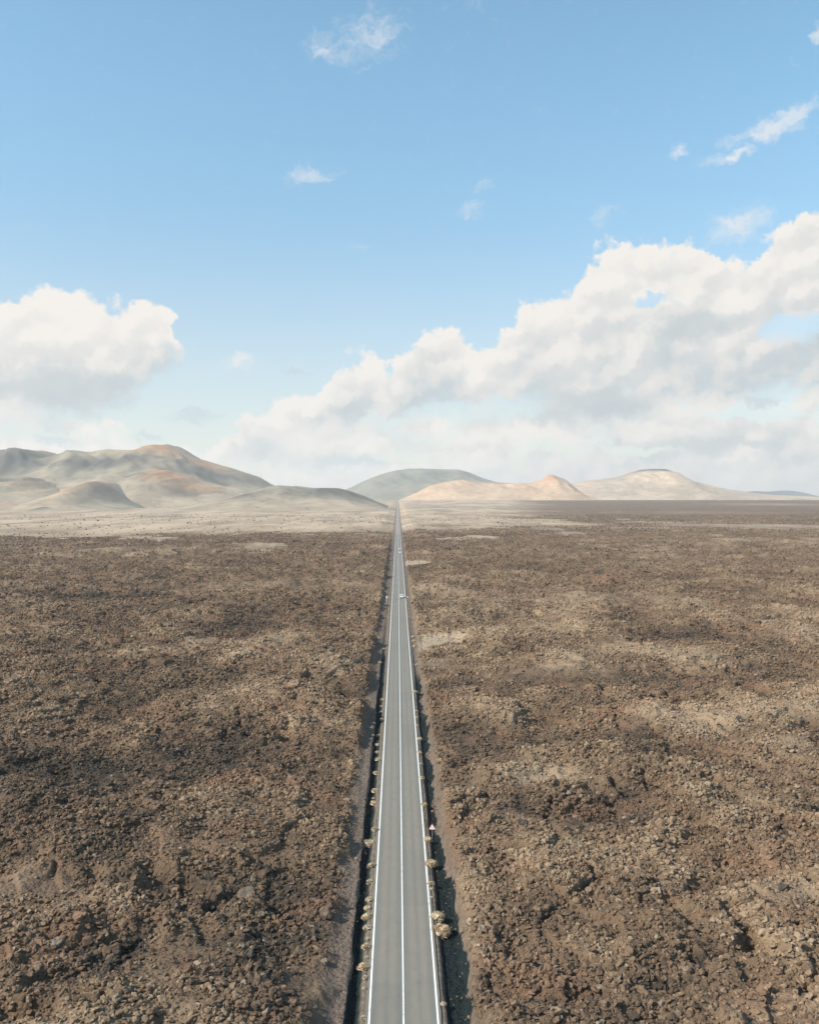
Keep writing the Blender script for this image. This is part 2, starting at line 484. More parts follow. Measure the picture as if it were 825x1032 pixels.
def terrain(x, y):
    sp = spacing_at(y)
    z0 = rise(x, y)
    ash = ash_amount(x, y)
    tone, sm = patches(x, y)
    ha, hb = heaps(x, y, sp)
    tone = np.clip(tone + ha * .75 + (hb + .1) * .30, -1.1, 1.1)  # heap tops lighter, hollows darker
    m = fbm(x, y, 70, 4, 1, .55, spacing=sp) * 3.2 + ha * 2.6 + hb * .9 * (1 - sm)
    lo, cr = folds(x, y, sp)
    m = m + lo * .75 * (1 - .5 * sm) - cr * .8 * (1 - sm)
    tone = np.clip(tone + lo * .09 - cr * .42 * (1 - sm), -1.2, 1.2)  # creases get their shade painted into the tone
    r = fbm(x, y, 30, 4, 2, .55, ridged=True, spacing=sp) * 1.15
    f = fbm(x, y, 5.0, 4, 3, .65, spacing=sp)
    p = fbm(x * .5, y * .5 + x * .25, 11, 3, 4, .5, ridged=True, spacing=sp)
    lava = m + (r + 0.3) * 0.8 + f * 0.85 * (1 - .6 * sm) + np.minimum(p, .35) * .8 + tone * .55 + 0.55
    lava = lava * (1 - .55 * sstep(800, 1300, y))
    lava = lava * (1 - .92 * np.exp(-((x - 15) / 15) ** 4 - ((y - 292) / 50) ** 4)) * (1 - .95 * np.exp(-((x - 14) / 18) ** 4 - ((y - 655) / 95) ** 4))
    # sharp hollows where the roof of the flow fell in
    c = fbm(x, y, 16, 3, 8, .55, spacing=sp)
    lava = lava - 2.1 * sstep(.30, .46, c) * (1 - sm)
    flat = fbm(x, y, 300, 4, 9, .5) * 3.0 + fbm(x, y, 45, 3, 10, .5) * .9
    tone = tone * (1 - .42 * sstep(250, 600, y))
    z = lava * (1 - ash) + (flat + 3.0) * ash
    zc, b = corridor(x, y)
    t = turnout(x, y)
    z = z * (1 - t) + .15 * t
    z = z0 + z * (1 - b) + zc * b
    # keep well under the asphalt, more so where the sheet is coarse
    under = (1 - sstep(3.7, 4.0, np.abs(x))) * (0.02 + 0.00035 * np.maximum(y, 0))
    far = sstep(500, 1500, y) * (1 - sstep(5, 30, np.abs(x)))
    z = z * (1 - far) + (z0 - .25) * far
    return z - under, tone, sm, ash, t, b

# ------------------------------------------------------------------ materials
def new_mat(name):
    m = bpy.data.materials.new(name)
    m.use_nodes = True
    t = m.node_tree
    b = t.nodes['Principled BSDF']
    return m, G(t), b

def lava_color(g, P, tone, sm, ash, sand, black, base=0.36):
    """clinker browns: dark blue-brown hollows, mid brown rubble, tan tops"""
    n1 = g.noise(P, 0.035, 5.0, 0.6)
    n2 = g.noise(P, 0.45, 4.0, 0.65)
    n3 = g.noise(P, 1.9, 3.0, 0.7)
    n4 = g.noise(g.vec('MULTIPLY', P, (1.0, 0.55, 1.0)), 0.10, 5.0, 0.72)
    red = g.noise(P, 0.06, 4.0, 0.6)
    t = tone * 0.80 + (n1 - 0.5) * 0.9 + (n2 - 0.5) * 0.7 + (n3 - 0.5) * 0.5 + (n4 - 0.5) * 1.1 + base
    c = g.mix(g.smooth(t, -0.05, 0.42), rgb(0.062, 0.049, 0.038), rgb(0.156, 0.103, 0.066))
    c = g.mix(g.smooth(t, 0.40, 1.10), c, rgb(0.318, 0.228, 0.148))
    c = g.mix(g.smooth(red, 0.50, 0.68) * 0.42, c, rgb(0.215, 0.118, 0.074))
    if sm is not None:
        c = g.mix(sm * 0.35, c, rgb(0.185, 0.140, 0.105))
    if ash is not None:
        an = g.noise(g.vec('MULTIPLY', P, (1.0, 0.22, 1.0)), 0.011, 7.0, 0.70)
        dots = g.smooth(g.voro(P, 0.055), 0.34, 0.14) * g.smooth(g.noise(P, 0.004, 3.0, 0.6), .42, .62)
        ac = g.mix(g.smooth(an, 0.34, 0.62), rgb(0.26, 0.20, 0.148), rgb(0.50, 0.38, 0.27))
        ac = g.mix(dots * .6, ac, rgb(0.13, 0.12, 0.09))
        c = g.mix(ash, c, ac)
        sn = g.noise(P, 0.5, 4.0, 0.6)
        c = g.mix(sand, c, g.mix(g.smooth(sn, .35, .65), rgb(0.27, 0.205, 0.145), rgb(0.47, 0.36, 0.25)))
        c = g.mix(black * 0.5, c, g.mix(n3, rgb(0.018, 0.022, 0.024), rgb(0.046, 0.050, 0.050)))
    return c, n2, n3

def ground_material():
    m, g, b = new_mat('lava_ground')
    geo = g.node('ShaderNodeNewGeometry')
    P = X(g, geo.outputs['Position'])
    def at(nm):
        a = g.node('ShaderNodeAttribute', attribute_name=nm)
        return X(g, a.outputs['Fac'])
    tone = at('tone')
    c, n2, n3 = lava_color(g, P, tone, at('smooth'), at('ash'), at('sand'), at('black'), base=0.33)  # ground darker than the stones, painting shade into the gaps between them
    # roadside strip of crushed brown scoria
    w = at('works')
    vn = g.noise(P, 1.2, 5.0, 0.7)
    c = g.mix(w * 0.75, c, g.mix(g.smooth(vn, .3, .7), rgb(0.120, 0.094, 0.078), rgb(0.215, 0.168, 0.134)))
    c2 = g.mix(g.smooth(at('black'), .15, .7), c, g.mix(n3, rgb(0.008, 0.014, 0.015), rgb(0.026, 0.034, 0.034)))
    # the verge beside the asphalt is paler grit
    c2 = g.mix(at('sand') * .8, c2, g.mix(g.smooth(vn, .3, .7), rgb(0.30, 0.225, 0.155), rgb(0.46, 0.355, 0.25)))
    c3 = g.mix(at('verge') * 0.9, c2, g.mix(g.smooth(vn, .3, .7), rgb(0.12, 0.100, 0.080), rgb(0.235, 0.19, 0.145)))
    g.put(b.inputs['Base Color'], c3)
    b.inputs['Roughness'].default_value = 0.95
    b.inputs['Specular IOR Level'].default_value = 0.06
    h = g.noise(P, 1.4, 5.0, 0.75) * 0.6 + g.voro(P, 1.6, detail=1.0) * -0.5
    bp = g.node('ShaderNodeBump')
    bp.inputs['Distance'].default_value = 0.45
    g.put(bp.inputs['Strength'], 1.0 - at('verge') * 0.7 - at('sand') * 0.2)
    g.put(bp.inputs['Height'], h * (1.0 - at('ash') * .6))
    g.l.new(bp.outputs[0], b.inputs['Normal'])
    return m

def rock_material():
    m, g, b = new_mat('clinker')
    geo = g.node('ShaderNodeNewGeometry')
    P = X(g, geo.outputs['Position'])
    a = g.node('ShaderNodeAttribute', attribute_name='tone', attribute_type='INSTANCER')
    tone = X(g, a.outputs['Fac'])
    oi = g.node('ShaderNodeObjectInfo')
    rnd = X(g, oi.outputs['Random'])
    c, n2, n3 = lava_color(g, P, tone * 0.9 + (rnd - 0.5) * 0.62, None, None, None, None)
    c = g.mix(g.smooth(rnd, .965, .995) * .4, c, rgb(0.34, 0.29, 0.23))
    g.put(b.inputs['Base Color'], c)
    b.inputs['Roughness'].default_value = 0.92
    b.inputs['Specular IOR Level'].default_value = 0.15
    return m

M_GROUND = ground_material()
M_ROCK = rock_material()

def simple_mat(name, col, rough=0.8, metal=0.0, spec=0.3, var=0.0, scale=6.0, col2=None):
    m, g, b = new_mat(name)
    if var or col2:
        geo = g.node('ShaderNodeNewGeometry')
        n = g.noise(X(g, geo.outputs['Position']), scale, 4.0, 0.6)
        c2 = col2 if col2 else tuple(v * (1 - var) for v in col)
        g.put(b.inputs['Base Color'], g.mix(g.smooth(n, .3, .7), rgb(*c2), rgb(*col)))
    else:
        b.inputs['Base Color'].default_value = rgb(*col)
    b.inputs['Roughness'].default_value = rough
    b.inputs['Metallic'].default_value = metal
    b.inputs['Specular IOR Level'].default_value = spec
    return m

def link_mesh(name, me, mat=None, parent=None):
    o = bpy.data.objects.new(name, me)
    COL.objects.link(o)
    if mat: me.materials.append(mat)
    if parent: o.parent = parent
    return o

def grid_mesh(name, Xs, Ys, Zs, attrs=None, smooth=True):
    """Xs, Ys, Zs: arrays rows x cols"""
    nr, nc = Xs.shape
    me = bpy.data.meshes.new(name)
    co = np.stack([Xs, Ys, Zs], -1).reshape(-1, 3).astype(np.float32)
    i = np.arange((nr - 1) * (nc - 1), dtype=np.int32)
    r, c = i // (nc - 1), i % (nc - 1)
    a = r * nc + c
    q = np.stack([a, a + 1, a + nc + 1, a + nc], -1).astype(np.int32)
    me.vertices.add(len(co)); me.vertices.foreach_set('co', co.ravel())
    me.loops.add(q.size); me.loops.foreach_set('vertex_index', q.ravel())
    me.polygons.add(len(q))
    me.polygons.foreach_set('loop_start', (np.arange(len(q)) * 4).astype(np.int32))
    me.update(calc_edges=True)
    me.polygons.foreach_set('use_smooth', np.full(len(q), bool(smooth)))
    for k, v in (attrs or {}).items():
        at = me.attributes.new(k, 'FLOAT', 'POINT')
        at.data.foreach_set('value', v.astype(np.float32).ravel())
    return me

# ------------------------------------------------------------------ ground sheet
def build_ground():
    rows = [-16000, -9000, -5000, -2500, -1200, -600, -300, -150, -60, 0, 30, 50, 62, 70, 76]
    y = 80.0
    while y < 16000:
        rows.append(y)
        y += max(0.22, 0.22 * (y / 190.0) ** 1.7)
    rows.append(16000.0)
    rows = np.array(rows)
    cx = np.concatenate([np.arange(0, 3.4, .85), np.arange(3.5, 9.0, .17), np.arange(9.0, 12.1, .25)])
    s = np.linspace(0, 1, 431)[1:]
    ext = np.array([.12, .3, .55, 1.0])
    right = []
    yy = rows[:, None]
    w = np.maximum(np.abs(yy) * 0.50, 60.0) - 0
    core = np.repeat(cx[None, :], len(rows), 0)
    x0 = cx[-1]
    mid = x0 + w * (s[None, :] * 0.85 + 0.15 * s[None, :] ** 2)
    edge = mid[:, -1:]
    outer = edge + (16000 - edge) * ext[None, :] ** 2 * 1.0
    outer[:, -1] = 16000
    half = np.concatenate([core, mid, outer], 1)
    Xs = np.concatenate([-half[:, :0:-1], half], 1)
    Ys = np.repeat(rows[:, None], Xs.shape[1], 1)
    z, tone, sm, ash, t, b = terrain(Xs, Ys)
    ax = np.abs(Xs)
    verge = (1 - sstep(4.0, 4.5, ax + fbm(Xs, Ys, 2.5, 3, 71) * .25))
    black = ditch_black(Xs, Ys)
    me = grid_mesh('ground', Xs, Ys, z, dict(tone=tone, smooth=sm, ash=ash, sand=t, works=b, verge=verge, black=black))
    o = link_mesh('ground', me, M_GROUND)
    o['kind'] = 'structure'
    print('ground verts', len(me.vertices))
    return o

build_ground()

# ------------------------------------------------------------------ road and its paint
def asphalt_material():
    m, g, b = new_mat('asphalt')
    geo = g.node('ShaderNodeNewGeometry')
    P = X(g, geo.outputs['Position'])
    x, y, z = g.sep(P)
    wob = (g.noise(g.vec('MULTIPLY', P, (0.0, 0.02, 0.0)), 1.0, 2.0, 0.5) - 0.5) * 0.5
    # tyre tracks, polished and browner, two per lane
    lane = g.math('ABSOLUTE', g.math('ABSOLUTE', x + wob * 0.2) - 1.65)
    track = g.smooth(g.math('ABSOLUTE', lane - 0.55), 0.75, 0.1)
    n = g.noise(g.vec('MULTIPLY', P, (1.0, 0.3, 1.0)), 1.6, 5.0, 0.6)
    n2 = g.noise(P, 14.0, 2.0, 0.6)
    c = g.mix(track * 0.8, rgb(0.178, 0.169, 0.146), rgb(0.238, 0.207, 0.167))
    k = 0.82 + n * 0.26 + n2 * 0.10
    c = g.vec('SCALE', c, scale=k)
    # slightly darker old patches
    pt = g.noise(g.vec('MULTIPLY', P, (0.0, 0.02, 0.0)), 1.0, 3.0, 0.5)
    c = g.mix(g.smooth(pt, .52, .62) * .12, c, rgb(0.12, 0.125, 0.125))
    # mended strips and drifted dust near the edges
    seg = g.math('FLOOR', y / 37.0)
    r1 = g.math('FRACT', g.math('SINE', seg * 12.9898) * 437.58)
    yy = g.math('FRACT', y / 37.0)
    patch = g.smooth(r1, .70, .72) * g.smooth(yy, .10, .11) * g.smooth(yy, .62 + 0.0, .60) * g.smooth(x * g.math('SIGN', r1 - .86), 0.10, 0.14)
    c = g.mix(patch * .14, c, rgb(0.125, 0.125, 0.118))
    blot = g.noise(P, 0.45, 5.0, 0.7)
    c = g.mix(g.smooth(blot, .56, .74) * .30, c, rgb(0.115, 0.112, 0.104))
    dust = g.smooth(g.math('ABSOLUTE', x) + (g.noise(P, 0.7, 4.0, 0.7) - .5) * 1.6, 2.9, 3.7)
    c = g.mix(dust * .7, c, rgb(0.215, 0.175, 0.135))
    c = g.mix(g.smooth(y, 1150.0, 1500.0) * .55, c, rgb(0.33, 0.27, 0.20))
    g.put(b.inputs['Base Color'], c)
    b.inputs['Roughness'].default_value = 0.85
    b.inputs['Specular IOR Level'].default_value = 0.25
    return m

def paint_material():
    m, g, b = new_mat('road_paint')
    geo = g.node('ShaderNodeNewGeometry')
    P = X(g, geo.outputs['Position'])
    n = g.noise(P, 7.0, 4.0, 0.7)
    n2 = g.noise(g.vec('MULTIPLY', P, (1, .15, 1)), .6, 3.0, 0.6)
    n5 = g.noise(P, 0.8, 4.0, 0.7)
    g.put(b.inputs['Base Color'], g.mix(g.smooth(n * .45 + n2 * .25 + n5 * .3, .36, .50), rgb(0.44, 0.42, 0.38), rgb(0.80, 0.78, 0.72)))
    b.inputs['Roughness'].default_value = 0.7
    return m

ROAD_ROWS = np.array([-16000, -8000, -3000, -1000, -300, -100, 0, 40] + list(np.arange(60, 500, 2.0)) + list(np.arange(500, 3000, 10.0)) + list(np.arange(3000, 7000, 50.0)))
def strip(x0, x1, lift, ragged=0.0, seed=0, rows=ROAD_ROWS, ncol=2):
    xs = np.linspace(x0, x1, ncol)
    Xs = np.repeat(xs[None, :], len(rows), 0)
    Ys = np.repeat(rows[:, None], ncol, 1)
    if ragged:
        near = np.interp(rows, [0, 400], [1, .3])
        Xs[:, 0] -= ragged * (0.5 + gnoise(rows / 3.0, rows * 0, seed)) * near
        Xs[:, -1] += ragged * (0.5 + gnoise(rows / 3.0, rows * 0 + 5, seed + 1)) * near
    Zs = rise(Xs * 0, Ys) + lift
    return Xs, Ys, Zs

def build_road():
    fine = np.array([-16000, -3000, -300, 0, 50] + list(np.arange(60, 400, .6)) + list(np.arange(400, 3000, 8.0)) + list(np.arange(3000, 7000, 50.0)))
    xl = -3.62 - .07 * gnoise(fine / 1.7, fine * 0, 3); xr = 3.62 + .07 * gnoise(fine / 1.7, fine * 0 + 4, 3)
    cols = np.stack([xl - .04, xl, fine * 0, xr, xr + .04], 1)
    Ys = np.repeat(fine[:, None], 5, 1)
    Z = rise(Ys * 0, Ys) + np.array([-.16, 0.045, .06, 0.045, -.16])[None, :]
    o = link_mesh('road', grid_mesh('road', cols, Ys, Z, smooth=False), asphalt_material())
    o['kind'] = 'structure'
    pm = paint_material()
    for nm, a, b_ in (('edge_line', -3.385, -3.19), ('centre_line', -.078, .078), ('edge_line', 3.19, 3.385)):
        xs = np.array([a, b_])
        Xs = np.repeat(xs[None, :], len(fine), 0)
        Y2 = np.repeat(fine[:, None], 2, 1)
        zc = 0.06 - 0.015 * np.abs(Xs) / 3.62
        Z2 = rise(Xs * 0, Y2) + zc + 0.006 + np.clip(Y2, 0, None) * 6e-6
        o = link_mesh(nm, grid_mesh(nm, Xs, Y2, Z2, smooth=False), pm)
        o['kind'] = 'structure'
build_road()

# ------------------------------------------------------------------ rubble: loose clinker all over the flow (nobody could count it)
def rock_mesh(name, seed, mat, sub=2, flat=0.75, knob=0.34):
    bm = bmesh.new()
    bmesh.ops.create_icosphere(bm, subdivisions=sub, radius=1.0)
    rr = random.Random(seed)
    planes = []
    for _ in range(9):
        v = Vector((rr.gauss(0, 1), rr.gauss(0, 1), rr.gauss(0, 1))).normalized()
        planes.append((v, rr.uniform(.42, .80)))
    sx, sy = rr.uniform(.8, 1.25), rr.uniform(.8, 1.25)
    off = Vector((rr.uniform(0, 50), rr.uniform(0, 50), rr.uniform(0, 50)))
    from mathutils import noise as mn
    for v in bm.verts:
        p = v.co.copy()
        for n, d in planes:
            e = p.dot(n) - d
            if e > 0: p -= n * e * .97
        p += v.co * mn.noise(v.co * 1.6 + off) * knob
        p += v.co * mn.noise(v.co * 4.3 + off) * knob * .35
        v.co = Vector((p.x * sx, p.y * sy, p.z * flat))
    me = bpy.data.meshes.new(name)
    bm.to_mesh(me); bm.free()
    me.materials.append(mat)
    return me

def scatter(y0, y1, dens, rmin, rmax, power, keep):
    """random places in the part of the flow the picture could see (and a margin)"""
    ymid = np.linspace(y0, y1, 40)
    pts = []
    for a, b in zip(ymid[:-1], ymid[1:]):
        hw = b * .47 + 14
        n = int(2 * hw * (b - a) * dens)
        pts.append(np.stack([RNG.uniform(-hw, hw, n), RNG.uniform(a, b, n)], 1))
    p = np.concatenate(pts)
    u = RNG.random(len(p))
    r = rmin * (rmax / rmin) ** (u ** power)
    return p[:, 0], p[:, 1], r

def build_rubble():
    protos = bpy.data.collections.new('clinker_shapes')
    for k in range(8):
        me = rock_mesh('clinker_shape', 100 + k, M_ROCK, sub=2 if k < 8 else 1)
        o = bpy.data.objects.new('clinker_shape', me)
        protos.objects.link(o)
    xs, ys, rs = [], [], []
    for y0, y1, d, a, b, pw in ((78, 150, 8.0, .12, .48, 1.8), (150, 250, 4.4, .14, .50, 1.8), (250, 430, 2.1, .18, .62, 2.0), (430, 760, .7, .25, .80, 2.2), (760, 1300, .15, .4, 1.2, 2.2), (1300, 2600, .03, .7, 1.8, 2.2)):
        x, y, r = scatter(y0, y1, d, a, b, pw, 0)
        xs.append(x); ys.append(y); rs.append(r)
    x = np.concatenate(xs); y = np.concatenate(ys); r = np.concatenate(rs)
    z, tone, sm, ash, t, b = terrain(x, y)
    cl = fbm(x, y, 9, 3, 201, .6)
    keep = RNG.random(len(x)) < np.clip(.95 - sm * 1.2 + cl * .9, .05, 1)
    ax = np.abs(x)
    wk = np.clip(b, 0, 1)
    keep &= (RNG.random(len(x)) > wk * .88) & ((t < .2) | ((RNG.random(len(x)) < .10) & (r < .4))) & ((ash < .4) | ((y > 1100) & (RNG.random(len(x)) < .04 * np.clip(1 + 2.5 * fbm(x, y, 160, 3, 301), 0, 3))))
    tone = np.where(ash > .4, tone + .1, tone)
    keep &= (ax > 4.7)
    keep &= ~((wk > .5) & (r > .34))
    r = r * np.where(wk > .4, .6, 1.0) * (1 - sm * .4) * np.clip(1 + cl * .6, .6, 1.5)
    x, y, z, r, tone = (v[keep] for v in (x, y, z, r, tone))
    print('rubble', len(x))
    me = bpy.data.meshes.new('lava_rubble')
    n = len(x)
    me.vertices.add(n)
    sink = r * RNG.uniform(.05, .65, n)
    me.vertices.foreach_set('co', np.stack([x, y, z + sink * 1.0], 1).astype(np.float32).ravel())
    def fa(nm, v, typ='FLOAT'):
        a = me.attributes.new(nm, typ, 'POINT')
        a.data.foreach_set('vector' if typ == 'FLOAT_VECTOR' else 'value', v.astype(np.float32 if typ != 'INT' else np.int32).ravel())
    fa('tone', np.clip(tone + RNG.normal(0, .12, n), -1.2, 1.2))
    fa('size', np.stack([r * RNG.uniform(.8, 1.3, n), r * RNG.uniform(.8, 1.3, n), r * RNG.uniform(.75, 1.25, n)], 1), 'FLOAT_VECTOR')
    fa('turn', np.stack([RNG.normal(0, .45, n), RNG.normal(0, .45, n), RNG.uniform(0, 6.28, n)], 1), 'FLOAT_VECTOR')
    fa('pick', RNG.integers(0, 8, n), 'INT')
    o = link_mesh('lava_rubble', me)
    o['kind'] = 'stuff'
    ng = bpy.data.node_groups.new('scatter_clinker', 'GeometryNodeTree')
    ng.interface.new_socket('Geometry', in_out='INPUT', socket_type='NodeSocketGeometry')
    ng.interface.new_socket('Geometry', in_out='OUTPUT', socket_type='NodeSocketGeometry')
    N, L = ng.nodes, ng.links
    gi, go = N.new('NodeGroupInput'), N.new('NodeGroupOutput')
    ci = N.new('GeometryNodeCollectionInfo'); ci.inputs['Collection'].default_value = protos
    ci.inputs['Separate Children'].default_value = True; ci.inputs['Reset Children'].default_value = True
    io = N.new('GeometryNodeInstanceOnPoints'); io.inputs['Pick Instance'].default_value = True
    def na(nm, typ):
        a = N.new('GeometryNodeInputNamedAttribute'); a.data_type = typ; a.inputs['Name'].default_value = nm
        return a.outputs['Attribute']
    L.new(gi.outputs[0], io.inputs['Points']); L.new(ci.outputs[0], io.inputs['Instance'])
    L.new(na('pick', 'INT'), io.inputs['Instance Index'])
    e2r = N.new('FunctionNodeEulerToRotation'); L.new(na('turn', 'FLOAT_VECTOR'), e2r.inputs[0]); L.new(e2r.outputs[0], io.inputs['Rotation'])
    L.new(na('size', 'FLOAT_VECTOR'), io.inputs['Scale'])
    L.new(io.outputs[0], go.inputs[0])
    md = o.modifiers.new('scatter', 'NODES'); md.node_group = ng

build_rubble()

# ------------------------------------------------------------------ hills
def hill_material(name, low, high, crest, crest_lo, crest_hi, seed, foot=(.44, .345, .25)):
    m, g, b = new_mat(name)
    geo = g.node('ShaderNodeNewGeometry')
    P = X(g, geo.outputs['Position'])
    x, y, z = g.sep(P)
    n = g.noise(P, 0.0022, 6.0, 0.6)
    n2 = g.noise(g.vec('ADD', P, (seed * 310.0, 50.0, 0.0)), 0.0045, 5.0, 0.62)
    n3 = g.noise(P, 0.02, 4.0, 0.6)
    c = g.mix(g.smooth(n, .38, .60), rgb(*low), rgb(*high))
    a = g.node('ShaderNodeAttribute', attribute_name='warm')
    warm = X(g, a.outputs['Fac'])
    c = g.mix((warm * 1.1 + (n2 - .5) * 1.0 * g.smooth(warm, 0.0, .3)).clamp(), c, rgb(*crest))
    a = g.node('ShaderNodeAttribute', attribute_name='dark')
    c = g.mix((X(g, a.outputs['Fac']) * (1.9 + (n3 - .5) * 1.4)).clamp() * .85, c, rgb(0.070, 0.074, 0.072))  # cloud shadow and shaded slopes painted in as dark colour
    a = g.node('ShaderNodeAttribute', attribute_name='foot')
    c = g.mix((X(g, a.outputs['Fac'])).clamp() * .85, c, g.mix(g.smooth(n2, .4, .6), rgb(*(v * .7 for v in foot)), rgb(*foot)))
    sc_ = g.noise(g.vec('MULTIPLY', P, (1.0, .5, 1.0)), 0.035, 5.0, 0.7)
    c = g.mix(g.smooth(sc_, .54, .66) * .40, c, rgb(.10, .10, .08))
    c = g.vec('SCALE', c, scale=0.7 + n3 * 0.6)
    g.put(b.inputs['Base Color'], c)
    b.inputs['Roughness'].default_value = 1.0
    b.inputs['Specular IOR Level'].default_value = 0.05
    return m

def range_mesh(name, sil, dist, depth_front, depth_back, mat, seed, gully=0.10, warm=(), dark=(), step=14.0, ground_drop=14.0, skirt=1.0):
    """a range whose skyline stands dist metres off; slopes run out in front and behind"""
    ca, sa = math.cos(YAW), math.sin(YAW)
    xs = []; hs = []
    for px, py in sil:
        X0 = (px - 412.5) / 954.0 * dist
        xs.append(X0)
        hs.append(CAM_H + (501.0 - py) / 954.0 * dist)
    gx = np.arange(xs[0], xs[-1] + step, step)
    tt = np.concatenate([np.linspace(-1, -.0, 90) , np.linspace(0.012, 1, 50)])
    T, GX = np.meshgrid(tt, gx, indexing='ij')
    # smooth skyline
    H = np.interp(gx, xs, hs)
    k = np.hanning(5); k /= k.sum()
    H = np.convolve(np.pad(H, 2, mode='edge'), k, 'valid')
    D = np.where(T < 0, T * depth_front, T * depth_back)
    crest_shift = fbm(gx[None, :], gx[None, :] * 0, 900, 3, seed + 50) * depth_front * .22
    prof = np.where(T < 0, 1 - np.abs(T) ** .95, 1 - np.abs(T) ** 1.05)
    prof = 0.84 * prof + 0.16 * (0.5 + 0.5 * np.cos(np.pi * np.clip(np.abs(T), 0, 1)))
    wob = fbm(GX, D, 1100, 4, seed, .5)
    gl = fbm(GX * 1.0 + wob * 260, D * .30, 420, 5, seed + 9, .55, ridged=True)
    m = np.abs(T) * (1 - np.abs(T)) * 4
    Yr = dist + D + crest_shift * (1 - np.abs(T))
    Z0 = rise(GX, Yr)
    Hh = (H[None, :] - Z0)
    Z = Z0 - ground_drop * sstep(.75, 1, np.abs(T)) + np.maximum(Hh, 0) * prof * (1 + wob * .36 * m + gl * gully * 2.3 * (0.03 + m)) + np.minimum(Hh, 0)
    Xw = cam.location.x + GX * ca * (Yr / dist) ** 0 + Yr * sa
    Yw = -GX * sa + Yr * ca
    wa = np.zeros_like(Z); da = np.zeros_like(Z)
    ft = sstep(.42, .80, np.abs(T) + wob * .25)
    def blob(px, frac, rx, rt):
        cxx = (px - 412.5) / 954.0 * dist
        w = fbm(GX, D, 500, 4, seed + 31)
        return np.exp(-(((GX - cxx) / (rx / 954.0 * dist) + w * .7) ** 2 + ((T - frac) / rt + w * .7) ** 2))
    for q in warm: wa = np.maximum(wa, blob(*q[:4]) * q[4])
    for q in dark: da = np.maximum(da, blob(*q[:4]) * q[4])  # blobs of painted shade on the slopes
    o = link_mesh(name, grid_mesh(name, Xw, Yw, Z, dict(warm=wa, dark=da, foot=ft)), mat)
    o['kind'] = 'structure'
    return o

